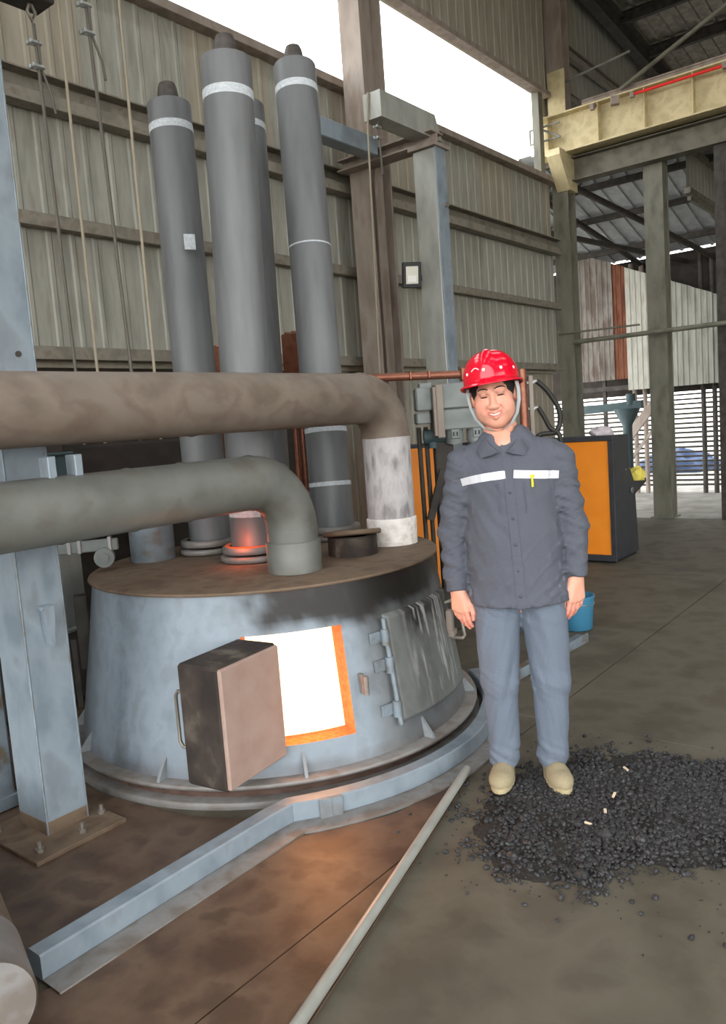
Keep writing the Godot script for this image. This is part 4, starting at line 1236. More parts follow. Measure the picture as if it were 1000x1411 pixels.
# ---------------------------------------------------------------- behind the worker
func behind() -> void:
	var u := Vector3(0.628, 0, 0.778)
	var bas := Basis(u, Vector3.UP, u.cross(Vector3.UP))
	var w := bas.z
	var t := thing("electrode_holder", "grey electrode holder gear between the whitened riser and the red helmet", "machine", Vector3(4.74, 1.55, -2.96))
	part(t, "housing", B.new().box(bas * Vector3(0.12, 0.1, -0.02), Vector3(0.34, 0.17, 0.26), 0.008, bas), M.machine_grey)
	part(t, "lower_housing", B.new().box(bas * Vector3(0.12, -0.06, -0.02), Vector3(0.35, 0.14, 0.25), 0.008, bas), M.machine_grey)
	part(t, "flange", B.new().box(bas * Vector3(-0.07, 0.0, 0.01), Vector3(0.05, 0.36, 0.3), 0.006, bas).box(bas * Vector3(-0.105, 0.0, 0.01), Vector3(0.02, 0.33, 0.3), 0.004, bas), M.rusty_beam)
	part(t, "side_block", B.new().box(bas * Vector3(-0.17, 0.09, 0.0), Vector3(0.11, 0.16, 0.2), 0.01, bas).box(bas * Vector3(-0.15, 0.18, 0.02), Vector3(0.09, 0.04, 0.12), 0.006, bas).box(bas * Vector3(-0.18, -0.04, 0.0), Vector3(0.1, 0.08, 0.2), 0.01, bas), M.machine_grey)
	for x in [0.03, 0.18]:
		var p := part(t, "cylinder_foot", B.new().tube([bas * Vector3(x, -0.12, 0.03), bas * Vector3(x, -0.21, 0.03), bas * Vector3(x, -0.23, 0.03)], [0.062, 0.066, 0.05], 20).box(bas * Vector3(x + 0.0, -0.16, 0.07), Vector3(0.06, 0.07, 0.06), 0.006, bas), M.machine_grey)
		part(p, "slot", B.new().box(bas * Vector3(x - 0.012, -0.16, 0.101), Vector3(0.011, 0.028, 0.004), 0.001, bas).box(bas * Vector3(x + 0.012, -0.16, 0.101), Vector3(0.011, 0.028, 0.004), 0.001, bas), M.black_paint)
	part(t, "stub_pipe", B.new().tube([bas * Vector3(-0.18, -0.17, 0), bas * Vector3(-0.02, -0.17, 0)], 0.05, 16).tube([bas * Vector3(-0.12, -0.17, 0), bas * Vector3(-0.12, -0.25, 0.0)], 0.036, 14), M.teal_paint)
	part(t, "stand", B.new().box(bas * Vector3(-0.045, -0.87, -0.04), Vector3(0.13, 1.36, 0.13), 0.008, bas), M.dark_steel)
	for x in [-0.21, -0.16]:
		part(t, "rod", B.new().tube([bas * Vector3(x, -0.1, -0.02), bas * Vector3(x + 0.01, -1.5, -0.02)], 0.016, 10), M.dark_steel)
	part(t, "strut", B.new().bar(bas * Vector3(-0.17, -0.75, 0.02), bas * Vector3(-0.06, -0.4, 0.02), 0.05, 0.05), M.dark_steel)
	lone("copper_busbar", B.new().tube([Vector3(4.42, 1.815, -3.38), Vector3(4.93, 1.79, -2.76)], 0.028, 16).box(Vector3(4.85, 1.795, -2.86), Vector3(0.09, 0.09, 0.09), 0.008, bas).box(Vector3(4.68, 1.81, -3.06), Vector3(0.012, 0.05, 0.09), 0.002, bas).box(Vector3(4.6, 1.81, -3.16), Vector3(0.012, 0.05, 0.09), 0.002, bas), M.copper, "reddish copper busbar tube lying over the grey holder gear, left of the helmet", "busbar")
	var ob := thing("orange_cabinet", "orange cabinet glimpsed between the whitened riser and the dark holder stand", "cabinet", Vector3(5.27, 0, -3.5))
	part(ob, "body", B.new().box(bas * Vector3(0, 0.66, -0.12), Vector3(0.34, 1.3, 0.2), 0.006, bas), M.console_dark)
	part(ob, "door", B.new().box(bas * Vector3(0, 0.66, 0.0), Vector3(0.31, 1.24, 0.03), 0.006, bas), M.orange_paint, "orange door")
	var cp := thing("copper_riser", "reddish copper riser with hose nipples just right of the helmet", "riser", Vector3(5.07, 0.0, -2.55))
	part(cp, "tube", B.new().tube([Vector3(0, 0.004, 0), Vector3(0, 1.8, 0)], 0.03, 16), M.copper)
	part(cp, "rail", B.new().box(u * 0.055 + Vector3(0, 1.0, 0), Vector3(0.03, 1.5, 0.05), 0.004, bas), M.rusty_beam)
	for y in [1.7, 1.52]:
		part(cp, "nipple", B.new().tube([u * 0.03 + Vector3(0, y, 0), u * 0.1 + Vector3(0, y + 0.01, 0)], 0.014, 10).tube([u * 0.06 + Vector3(0, y, 0), u * 0.075 + Vector3(0, y, 0)], 0.024, 6), M.zinc)
	var o := Vector3(5.07, 0, -2.55)
	var arc := func(pts: Array) -> Array:
		var cv := Curve3D.new()
		for k in pts.size():
			var a: Vector3 = pts[max(k - 1, 0)]
			var b: Vector3 = pts[min(k + 1, pts.size() - 1)]
			var tn := (b - a) * 0.17
			cv.add_point(pts[k], -tn, tn)
		cv.bake_interval = 0.02
		return Array(cv.get_baked_points())
	lone("rubber_hose", B.new().tube(arc.call([o + u * 0.1 + Vector3(0, 1.71, 0), o + u * 0.17 + Vector3(0, 1.64, 0), o + u * 0.24 + Vector3(0, 1.52, 0), o + u * 0.25 + Vector3(0, 1.42, 0), o + u * 0.21 + Vector3(0, 1.35, 0), o + u * 0.14 + Vector3(0, 1.33, -0.05), o + u * 0.1 + Vector3(0, 1.2, -0.08)]), 0.018, 10), M.black_rubber, "outer black rubber hose bowing out to the right of the helmet", "hose")
	lone("rubber_hose", B.new().tube(arc.call([o + u * 0.1 + Vector3(0, 1.53, 0.0), o + u * 0.14 + Vector3(0, 1.46, 0.0), o + u * 0.18 + Vector3(0, 1.38, 0.0), o + u * 0.225 + Vector3(0, 1.32, 0.02), o + u * 0.24 + Vector3(0, 1.1, 0.02)]), 0.016, 10), M.black_rubber, "inner black rubber hose, hanging from the lower nipple right of the helmet", "hose")

# ---------------------------------------------------------------- orange console
func console() -> void:
	var t := thing("control_console", "dark control console with a big orange back panel behind the worker", "console", Vector3(7.35, 0, -2.79))
	part(t, "body", B.new().slab(PackedVector2Array([Vector2(0.015, 0.03), Vector2(0.62, 0.03), Vector2(0.56, 0.72), Vector2(0.43, 0.9), Vector2(0.42, 1.22), Vector2(0.015, 1.22)]), Vector3(0, 0, -0.9), Vector3.RIGHT, Vector3.UP, 1.78), M.console_dark)
	part(t, "desk", B.new().slab(PackedVector2Array([Vector2(0.54, 0.55), Vector2(0.7, 0.6), Vector2(1.02, 0.69), Vector2(1.02, 0.73), Vector2(0.5, 0.73)]), Vector3(0, 0, -0.9), Vector3.RIGHT, Vector3.UP, 1.7), M.console_dark)
	part(t, "plinth", B.new().box(Vector3(0.32, 0.025, -0.9), Vector3(0.56, 0.05, 1.74), 0.004), M.black_paint)
	var fr := B.new()
	fr.box(Vector3(0.0, 1.205, -0.9), Vector3(0.04, 0.05, 1.8), 0.004)
	fr.box(Vector3(0.0, 0.05, -0.9), Vector3(0.04, 0.06, 1.8), 0.004)
	fr.box(Vector3(0.001, 0.63, -0.025), Vector3(0.04, 1.1, 0.05), 0.003)
	fr.box(Vector3(0.001, 0.63, -1.775), Vector3(0.04, 1.1, 0.05), 0.003)
	part(t, "frame", fr, M.console_dark)
	part(t, "orange_panel", B.new().box(Vector3(0.005, 0.63, -0.9), Vector3(0.02, 1.1, 1.7), 0.004), M.orange_paint, "flat orange panel")
	var lk := part(t, "lock", B.new().tube([Vector3(0.44, 0.66, 0.0), Vector3(0.44, 0.66, 0.012)], 0.028, 20), M.zinc)
	part(lk, "keyhole", B.new().box(Vector3(0.44, 0.66, 0.013), Vector3(0.012, 0.03, 0.004), 0.001).box(Vector3(0.465, 0.645, 0.013), Vector3(0.02, 0.01, 0.004), 0.001), M.black_paint)
	for x in [0.3, 0.4]:
		part(t, "rivet", B.new().tube([Vector3(x, 0.88, 0.0), Vector3(x, 0.88, 0.004)], 0.008, 8), M.zinc)
	var blob := func(seed_at: int, sx: float, sy: float, sz: float) -> B:
		var nn := FastNoiseLite.new()
		nn.seed = seed_at
		nn.frequency = 9.0
		var rows := []
		for r in 13:
			var row := []
			for k in 26:
				var a := PI * r / 12.0
				var p := TAU * k / 26.0
				var d := Vector3(sin(a) * cos(p), cos(a), sin(a) * sin(p))
				var q := d * (1.0 + 0.5 * nn.get_noise_3d(d.x * 0.2, d.y * 0.2, d.z * 0.2))
				row.append(Vector3(q.x * sx, max(q.y, -0.35) * sy, q.z * sz))
			rows.append(row)
		return B.new().grid(rows, true, Vector3(0, 0.001, 0))
	var rw := lone("cloth_bundle", blob.call(3, 0.09, 0.07, 0.11), M.rag_white, "crumpled pale cloth bundle left on the console's top corner", "cloth")
	rw.position = Vector3(7.55, 1.245, -2.98)
	var tb := lone("tarpaulin_heap", blob.call(5, 0.7, 0.55, 0.9), plain("tarpaulin", rgb(36, 58, 92), 0.7), "blue tarpaulin heap outside, glimpsed through the slats at the right edge", "tarpaulin")
	tb.position = Vector3(18.6, -0.12, -5.6)
	var ry := lone("cloth_bundle", blob.call(8, 0.08, 0.1, 0.09), M.rag_yellow, "yellow cloth bundle on the console's desk ledge", "cloth")
	ry.position = Vector3(8.1, 0.765, -2.85)

# ---------------------------------------------------------------- things on the floor
func ground_things() -> void:
	lone("thin_pipe", B.new().tube([Vector3(1.02, 0.03, -1.275), Vector3(1.9, 0.028, -1.5), Vector3(2.72, 0.031, -1.712)], 0.018, 14), M.galvanised, "long thin grey pipe lying slantwise on the floor towards the worker's feet", "pipe")
	lone("steel_angle", B.new().bar(Vector3(3.6, 0.035, -2.14), Vector3(4.78, 0.035, -2.07), 0.08, 0.012).bar(Vector3(3.6, 0.03, -2.1), Vector3(4.78, 0.03, -2.03), 0.008, 0.06), M.blue_paint_worn, "pale steel angle bar lying on the floor behind the worker's legs", "bar")
	var bk := thing("bucket", "blue plastic bucket on the floor behind the worker's hanging hand on the right", "bucket", Vector3(5.05, 0, -2.22))
	bk.scale = Vector3.ONE * 0.8
	part(bk, "body", B.new().lathe([Vector2(0, 0.005), Vector2(0.125, 0.005), Vector2(0.13, 0.01), Vector2(0.15, 0.27), Vector2(0.157, 0.275), Vector2(0.157, 0.295), Vector2(0.148, 0.297), Vector2(0.142, 0.28), Vector2(0.122, 0.02), Vector2(0, 0.02)], Vector3.ZERO, 40), M.bucket_blue)
	part(bk, "bail", B.new().tube(range(0, 13).map(func(k): return Vector3(0.16 * cos(PI * k / 12.0), 0.27 - 0.05 * sin(PI * k / 12.0), 0.15 * sin(PI * k / 12.0))), 0.004, 6), M.zinc)
	# coal: a thin spread with thousands of bits
	var poly := PackedVector2Array([Vector2(2.31, -1.52), Vector2(2.14, -1.3), Vector2(2.1, -1.12), Vector2(2.18, -0.95), Vector2(2.36, -0.86), Vector2(2.5, -0.6), Vector2(2.9, -0.35), Vector2(3.3, -0.45), Vector2(3.36, -0.8), Vector2(3.32, -1.14), Vector2(3.22, -1.38), Vector2(3.0, -1.52), Vector2(2.62, -1.66)])
	var nz := FastNoiseLite.new()
	nz.seed = 21
	nz.frequency = 1.8
	var depth := func(p: Vector2) -> float:
		var e := 9.0
		for k in poly.size():
			var q := Geometry2D.get_closest_point_to_segment(p, poly[k], poly[(k + 1) % poly.size()])
			e = min(e, p.distance_to(q))
		return e if Geometry2D.is_point_in_polygon(p, poly) else -e
	var rows := []
	for r in 60:
		var row := []
		for k in 60:
			var p := Vector2(2.0 + 1.5 * k / 59.0, -1.75 + 1.5 * r / 59.0)
			var dd: float = depth.call(p) + 0.12 * nz.get_noise_2d(p.x * 2, p.y * 2)
			row.append(Vector3(p.x, -0.004 + 0.016 * smoothstep(-0.02, 0.22, dd) * (0.8 + 0.5 * nz.get_noise_2d(p.x * 4, p.y * 4)), p.y))
		rows.append(row)
	var bed := lone("coal_dust", B.new().grid(rows), M.coal_dust, "black coal dust spread over the concrete round the worker's shoes", "coal dust")
	bed.set_meta("kind", "stuff")
	var stones := []
	for s in 4:
		var b := B.new()
		var nn := FastNoiseLite.new()
		nn.seed = 40 + s
		nn.frequency = 0.9
		var rr := []
		for a in 6:
			var row := []
			for k in 8:
				var th := PI * a / 5.0
				var ph := TAU * k / 8.0
				var d := Vector3(sin(th) * cos(ph), cos(th) * 0.75, sin(th) * sin(ph))
				row.append(d * (1.0 + 0.45 * nn.get_noise_3dv(d * 1.6)))
			rr.append(row)
		for a in 5:
			for k in 8:
				var k1 := (k + 1) % 8
				b.tri(rr[a][k], rr[a][k1], rr[a + 1][k1], rr[a][k])
				b.tri(rr[a][k], rr[a + 1][k1], rr[a + 1][k], rr[a][k])
		stones.append(b.mesh(M.coal))
	if true:
		var xs: Array[Transform3D] = []
		while xs.size() < 16800:
			var p := Vector2(rng.randf_range(2.0, 3.5), rng.randf_range(-1.75, -0.3))
			var dd: float = depth.call(p)
			var den: float = smoothstep(-0.05, 0.26, dd + 0.1 * nz.get_noise_2d(p.x * 3, p.y * 3)) * (0.55 + 0.9 * nz.get_noise_2d(p.x * 1.4 + 7, p.y * 1.4))
			if rng.randf() > den and rng.randf() > 0.004:
				continue
			var sz: float = 0.0028 + 0.0105 * pow(rng.randf(), 3.4)
			xs.append(Transform3D(Basis.from_euler(Vector3(rng.randf() * TAU, rng.randf() * TAU, rng.randf() * TAU)).scaled(Vector3(sz, sz * rng.randf_range(0.6, 1.0), sz)), Vector3(p.x, 0.001 + 0.007 * smoothstep(0.0, 0.2, dd) + sz * 0.35, p.y)))
		var mm := MultiMesh.new()
		mm.transform_format = MultiMesh.TRANSFORM_3D
		mm.mesh = stones[2]
		mm.instance_count = xs.size()
		for k in xs.size():
			mm.set_instance_transform(k, xs[k])
		var mi := MultiMeshInstance3D.new()
		mi.multimesh = mm
		mi.name = numbered("coal_gravel")
		add_child(mi, true)
		tag(mi, "small black coal bits strewn over the floor round the worker's shoes", "coal")
		mi.set_meta("kind", "stuff")
	var lumps := [[Vector3(2.52, 0.02, -1.04), 0.026, "grey coal lump in the middle of the coal spread"], [Vector3(2.25, 0.018, -1.01), 0.024, "coal lump at the front rim of the coal spread"], [Vector3(2.24, 0.017, -1.25), 0.022, "coal lump at the left rim of the coal spread"], [Vector3(2.56, 0.016, -0.93), 0.022, "flat coal lump nearest the right edge of the picture"]]
	for k in lumps.size():
		var o := MeshInstance3D.new()
		o.mesh = stones[k]
		o.name = numbered("coal_lump")
		o.transform = Transform3D(Basis.from_euler(Vector3(k, k * 2, k * 3)).scaled(Vector3.ONE * lumps[k][1]), lumps[k][0])
		add_child(o, true)
		tag(o, lumps[k][2], "coal lump")
	var chips := [[Vector3(2.68, 0.02, -1.1), 0.5, "pale wood splinter standing out on the coal, largest of the splinters"], [Vector3(3.06, 0.02, -1.16), 1.2, "pale splinter at the far rim of the coal, right of the shoes"], [Vector3(2.82, 0.02, -1.12), 0.1, "pale splinter lying just before the right shoe"], [Vector3(2.57, 0.02, -1.12), 2.1, "short pale splinter left of the largest splinter"]]
	for q in chips:
		lone("wood_splinter", B.new().box(q[0], Vector3(0.028, 0.008, 0.01), 0.002, Basis.from_euler(Vector3(0.2, q[1], 0.3))), M.wood_chip, q[2], "splinter")

# ---------------------------------------------------------------- the worker
func person() -> void:
	var t := thing("person", "smiling worker in grey jacket, blue trousers, red helmet and tan shoes, arms hanging", "person", Vector3(2.80, 0.014, -1.50))
	var zl := Vector3(-2.80, 0, 1.50).normalized()
	t.basis = Basis(Vector3.UP.cross(zl), Vector3.UP, zl)
	var fold := FastNoiseLite.new()
	fold.seed = 3
	fold.frequency = 1.0
	fold.fractal_octaves = 3
	# body under the clothes, with neck, head and hands in finer grids
	var body := B.new()
	var skin := lin(224, 164, 140)
	var f := Field.new(Vector3(-0.36, 0.0, -0.2), Vector3(0.4, 1.46, 0.2), 0.014)
	f.bone(Vector3(0.02, 0.82, -0.01), Vector3(0.015, 1.22, -0.01), 0.14, 0.145, 0.05, 0.7)
	f.bone(Vector3(-0.12, 1.315, -0.01), Vector3(0.15, 1.315, -0.01), 0.055, 0.055, 0.05)
	f.bone(Vector3(-0.03, 1.48, -0.02), Vector3(0.0, 1.3, -0.02), 0.055, 0.06, 0.03)
	f.bone(Vector3(0.0, 1.37, 0.025), Vector3(0.0, 1.31, 0.03), 0.045, 0.045, 0.03)
	for s in [[Vector3(-0.17, 1.3, -0.01), Vector3(-0.213, 1.04, -0.03), Vector3(-0.213, 0.8, 0.01)], [Vector3(0.2, 1.3, -0.01), Vector3(0.242, 1.04, -0.03), Vector3(0.25, 0.83, 0.01)]]:
		f.bone(s[0], s[1], 0.045, 0.036, 0.03)
		f.bone(s[1], s[2], 0.036, 0.026, 0.02)
	for s in [[Vector3(-0.06, 0.8, 0), Vector3(-0.065, 0.43, 0.01), Vector3(-0.066, 0.07, -0.03)], [Vector3(0.11, 0.8, 0), Vector3(0.135, 0.43, 0.01), Vector3(0.128, 0.07, -0.03)]]:
		f.bone(s[0], s[1], 0.075, 0.048, 0.03)
		f.bone(s[1], s[2], 0.048, 0.034, 0.02)
	f.into(body, func(_p): return skin)
	# head
	var hb := Transform3D(Basis(Vector3.BACK, deg_to_rad(6.0)) * Basis(Vector3.UP, deg_to_rad(-3.0)) * Basis(Vector3.RIGHT, deg_to_rad(4.0)), Vector3(-0.031, 1.568, 0.0))
	var g := Field.new(Vector3(-0.11, -0.215, -0.13), Vector3(0.11, 0.15, 0.145), 0.0036)
	g.egg(Vector3(0, 0.035, -0.012), Vector3(0.079, 0.105, 0.102), 0.02)
	g.egg(Vector3(0, -0.045, 0.016), Vector3(0.07, 0.085, 0.08), 0.035)
	g.egg(Vector3(0, -0.108, 0.056), Vector3(0.03, 0.02, 0.024), 0.03)
	for s in [-1.0, 1.0]:
		g.egg(Vector3(0.042 * s, -0.04, 0.06), Vector3(0.03, 0.032, 0.025), 0.025)
		g.egg(Vector3(0.05 * s, -0.072, 0.02), Vector3(0.022, 0.03, 0.04), 0.03)
		g.egg(Vector3(0.031 * s, -0.002, 0.1), Vector3(0.02, 0.0085, 0.016), 0.016, true)
		g.egg(Vector3(0.031 * s, 0.003, 0.079), Vector3(0.0175, 0.008, 0.0125), 0.004)
		g.egg(Vector3(0.03 * s, -0.012, 0.083), Vector3(0.018, 0.0055, 0.008), 0.008)
		g.egg(Vector3(0.083 * s, -0.012, -0.006), Vector3(0.011, 0.031, 0.019), 0.008)
		g.egg(Vector3(0.0135 * s, -0.045, 0.101), Vector3(0.0105, 0.009, 0.011), 0.006)
		g.bone(Vector3(0.05 * s, 0.021, 0.073), Vector3(0.016 * s, 0.019, 0.09), 0.007, 0.008, 0.012)
		g.bone(Vector3(0.022 * s, -0.046, 0.094), Vector3(0.037 * s, -0.066, 0.082), 0.002, 0.002, 0.012, 1.0, null, true)
	g.bone(Vector3(0, 0.004, 0.09), Vector3(0, -0.042, 0.109), 0.007, 0.0125, 0.012)
	for s in [-1.0, 1.0]:
		g.bone(Vector3(0.033 * s, -0.061, 0.078), Vector3(0, -0.0695, 0.0935), 0.0035, 0.0055, 0.008)
		g.bone(Vector3(0.027 * s, -0.074, 0.079), Vector3(0.0, -0.0855, 0.0905), 0.0035, 0.0068, 0.008)
		g.egg(Vector3(0.041 * s, -0.059, 0.073), Vector3(0.012, 0.013, 0.012), 0.012)
		g.bone(Vector3(0.035 * s, -0.0635, 0.09), Vector3(0.0, -0.0765, 0.1025), 0.003, 0.0052, 0.003, 1.0, null, true)
	g.bone(Vector3(0, -0.08, -0.02), Vector3(0.03, -0.22, -0.022), 0.056, 0.058, 0.02)
	body.xf = hb
	g.into(body, func(p: Vector3):
		var c := skin
		c = c.lerp(lin(226, 138, 120), 0.45 * smoothstep(0.032, 0.01, Vector2(absf(p.x) - 0.043, p.y + 0.04).length()) * smoothstep(0.05, 0.07, p.z))
		c = c.lerp(lin(196, 104, 96), 0.75 * smoothstep(0.0115, 0.008, absf(p.y + 0.0785 - 0.014 * absf(p.x) / 0.033)) * smoothstep(0.033, 0.026, absf(p.x)) * smoothstep(0.075, 0.082, p.z))
		c = c.lerp(lin(150, 96, 80), 0.5 * smoothstep(0.006, 0.002, absf(p.y - 0.004)) * smoothstep(0.02, 0.014, absf(absf(p.x) - 0.031)) * smoothstep(0.07, 0.08, p.z))
		c = c.lerp(lin(206, 138, 112), 0.5 * smoothstep(-0.09, -0.15, p.y))
		return c)
	# hands, each with palm, four fingers and a thumb
	for q in [[Vector3(-0.213, 0.8, 0.012), Vector3(0.80, 0.0, 0.60), Vector3(-0.60, 0.06, 0.80), 1.0], [Vector3(0.25, 0.83, 0.012), Vector3(-0.80, 0.0, 0.60), Vector3(0.60, 0.06, 0.80), 1.0]]:
		var w: Vector3 = q[1].normalized()
		var nb: Vector3 = q[2].normalized()
		var dn := Vector3(0.06 if q[0].x < 0 else -0.04, -1, 0.08).normalized()
		var hf := Field.new(Vector3(-0.09, -0.205, -0.09), Vector3(0.09, 0.05, 0.09), 0.0032)
		hf.bone(Vector3(0, 0.04, 0), dn * 0.012, 0.027, 0.025, 0.01)
		for k in 4:
			var off: float = [0.031, 0.011, -0.010, -0.029][k]
			var len: float = [0.072, 0.082, 0.076, 0.06][k]
			var kn: Vector3 = dn * ([0.086, 0.09, 0.087, 0.08][k]) + w * off
			hf.bone(dn * 0.012 + w * off * 0.5, kn, 0.02, 0.0135, 0.012)
			var d1: Vector3 = (dn - nb * (0.16 + 0.05 * k) + w * off * 1.2).normalized()
			var d2: Vector3 = (dn - nb * (0.5 + 0.08 * k)).normalized()
			var d3: Vector3 = (dn - nb * (0.85 + 0.08 * k)).normalized()
			var p1: Vector3 = kn + d1 * len * 0.48
			var p2: Vector3 = p1 + d2 * len * 0.3
			var p3: Vector3 = p2 + d3 * len * 0.24
			hf.bone(kn, p1, 0.0105, 0.0092, 0.004)
			hf.bone(p1, p2, 0.0092, 0.0082, 0.002)
			hf.bone(p2, p3, 0.0082, 0.0072, 0.002)
		var t0 := dn * 0.025 + w * 0.014 - nb * 0.008
		var t1 := dn * 0.062 + w * 0.048 - nb * 0.012
		var t2 := dn * 0.096 + w * 0.053 - nb * 0.014
		var t3 := dn * 0.122 + w * 0.048 - nb * 0.018
		hf.bone(t0, t1, 0.019, 0.0125, 0.012)
		hf.bone(t1, t2, 0.0118, 0.0105, 0.003)
		hf.bone(t2, t3, 0.0105, 0.008, 0.003)
		body.xf = Transform3D(Basis.IDENTITY, q[0])
		hf.into(body, func(p: Vector3): return skin.lerp(lin(226, 140, 122), 0.6 * smoothstep(-0.06, -0.15, p.y)))
	body.xf = Transform3D.IDENTITY
	var bo := part(t, "body", body, M.skin)
	# eyes, teeth, brows, hair ride on the head
	for s in [-1.0, 1.0]:
		var e := B.new()
		e.xf = hb
		e.ball(Vector3(0.031 * s, -0.0045, 0.0852), Vector3(0.0145, 0.0034, 0.009), 14, 8)
		part(bo, "eye", e, M.eye)
		var br := B.new()
		br.xf = hb
		var bz := func(x: float, y: float) -> Vector3: return Vector3(x, y, g.front(x, y) + 0.0006)
		br.tube([bz.call(0.013 * s, 0.0215), bz.call(0.024 * s, 0.0265), bz.call(0.036 * s, 0.0275), bz.call(0.046 * s, 0.0255), bz.call(0.055 * s, 0.02)], [0.0018, 0.003, 0.003, 0.0026, 0.0012], 8)
		part(bo, "eyebrow", br, M.hair)
	var te := B.new()
	te.xf = hb
	te.tube([Vector3(-0.023, -0.0685, 0.0865), Vector3(-0.012, -0.073, 0.0938), Vector3(0, -0.0755, 0.0965), Vector3(0.012, -0.073, 0.0938), Vector3(0.023, -0.0685, 0.0865)], [0.0014, 0.003, 0.0036, 0.003, 0.0014], 8)
	part(bo, "teeth", te, M.teeth)
	var hf2 := Field.new(Vector3(-0.11, -0.09, -0.14), Vector3(0.11, 0.16, 0.1), 0.005)
	hf2.egg(Vector3(0, 0.03, -0.012), Vector3(0.087, 0.108, 0.103), 0.01)
	hf2.egg(Vector3(0, -0.045, 0.1), Vector3(0.07, 0.12, 0.09), 0.008, true)
	hf2.clip(Vector3(0, -1, 0.5).normalized(), 0.045)
	var hr := B.new()
	hr.xf = hb
	hf2.into(hr)
	part(bo, "hair", hr, M.hair)
	# jacket
	var up := Vector3.UP
	var j := Field.new(Vector3(-0.36, 0.72, -0.2), Vector3(0.4, 1.46, 0.2), 0.0092)
	j.bone(Vector3(0.022, 0.76, 0.0), Vector3(0.018, 1.0, 0.0), 0.2, 0.178, 0.05, 0.74)
	j.bone(Vector3(0.018, 1.0, 0.0), Vector3(0.015, 1.2, 0.0), 0.178, 0.176, 0.05, 0.72)
	j.bone(Vector3(-0.125, 1.305, -0.01), Vector3(0.155, 1.31, -0.01), 0.072, 0.072, 0.06)
	j.bone(Vector3(-0.04, 1.375, -0.015), Vector3(0.05, 1.38, -0.015), 0.062, 0.062, 0.045)
	var arms := [[Vector3(-0.165, 1.29, -0.01), Vector3(-0.218, 1.03, -0.03), Vector3(-0.214, 0.79, 0.012)], [Vector3(0.196, 1.295, -0.01), Vector3(0.248, 1.03, -0.03), Vector3(0.25, 0.83, 0.012)]]
	for s in arms:
		j.bone(s[0], s[1], 0.07, 0.06, 0.022)
		var dd: Vector3 = (s[2] - s[1]).normalized()
		j.bone(s[1], s[2], 0.06, 0.046, 0.015, 1.0, [dd, dd.dot(s[2])])
	j.egg(Vector3(-0.002, 1.455, 0.06), Vector3(0.04, 0.07, 0.07), 0.01, true)
	j.egg(Vector3(-0.008, 1.45, -0.01), Vector3(0.062, 0.06, 0.07), 0.01, true)
	j.warp(func(p: Vector3, d: float) -> float:
		var arm := p.x < -0.15 or p.x > 0.19
		var k := fold.get_noise_3d(p.x * (6.0 if arm else 7.0), p.y * (26.0 if arm else 9.0) + p.x * 10.0, p.z * 6.0)
		var low := smoothstep(1.1, 0.8, p.y)
		var r := 1.0 - absf(fold.get_noise_3d(p.x * 3.0 + 5.0, p.y * 8.0 - p.x * 6.0, p.z * 2.0)) * 2.0
		var q := d - k * (0.013 if arm else 0.010) - maxf(r - 0.6, 0.0) * 0.012 * (0.4 + low)
		if not arm:
			q -= 0.006 * smoothstep(0.80, 0.75, p.y)
		return q)
	j.clip(-up, -0.742)
	var jb := B.new()
	j.into(jb)
	var jo := part(t, "jacket", jb, M.cloth_grey, "grey work jacket with silver chest tape")
	# details of the jacket, laid on its surface
	var strip := func(pts: Array, w: float, lift: float) -> B:
		var cols := []
		for k in pts.size():
			var p: Vector2 = pts[k]
			var nrm: Vector2 = (pts[min(k + 1, pts.size() - 1)] - pts[max(k - 1, 0)]).normalized().orthogonal() * w * 0.5
			var a := p + nrm
			var b := p - nrm
			var za: float = max(j.front(a.x, a.y, 0.02), 0.02)
			var zb: float = max(j.front(b.x, b.y, 0.02), 0.02)
			cols.append([Vector3(a.x, a.y, za - 0.002), Vector3(a.x, a.y, za + lift), Vector3(b.x, b.y, zb + lift), Vector3(b.x, b.y, zb - 0.002)])
		var o := B.new()
		for k in cols.size() - 1:
			o.quad(cols[k][1], cols[k][2], cols[k + 1][2], cols[k + 1][1], Vector3.BACK)
			o.quad(cols[k][0], cols[k][1], cols[k + 1][1], cols[k + 1][0], Vector3.UP)
			o.quad(cols[k][2], cols[k][3], cols[k + 1][3], cols[k + 1][2], Vector3.DOWN)
		return o
	var line := func(a: Vector2, b: Vector2, cnt: int, sag := 0.0) -> Array:
		var o := []
		for k in cnt + 1:
			var s := float(k) / cnt
			o.append(a.lerp(b, s) + Vector2(0, sag * sin(PI * s)))
		return o
	part(jo, "reflective_tape", strip.call(line.call(Vector2(-0.172, 1.232), Vector2(-0.002, 1.258), 24, 0.004), 0.03, 0.0025), M.silver_tape, "silver tape")
	part(jo, "reflective_tape", strip.call(line.call(Vector2(0.03, 1.258), Vector2(0.2, 1.242), 24, 0.0), 0.03, 0.0025), M.silver_tape, "silver tape")
	part(jo, "placket", strip.call(line.call(Vector2(0.005, 1.375), Vector2(0.036, 0.745), 64), 0.034, 0.003), M.cloth_grey)
	part(jo, "pocket", strip.call(line.call(Vector2(0.12, 1.23), Vector2(0.125, 1.11), 14), 0.11, 0.0025), M.cloth_grey)
	part(jo, "pocket", strip.call(line.call(Vector2(-0.085, 1.225), Vector2(-0.08, 1.11), 14), 0.11, 0.0025), M.cloth_grey)
	for y in [1.19, 1.09, 0.99, 0.89, 0.79]:
		var bx: float = 0.006 + (1.335 - y) * 0.05
		part(jo, "button", B.new().ball(Vector3(bx, y, j.front(bx, y) + 0.004), Vector3(0.006, 0.006, 0.003), 10, 6), M.button)
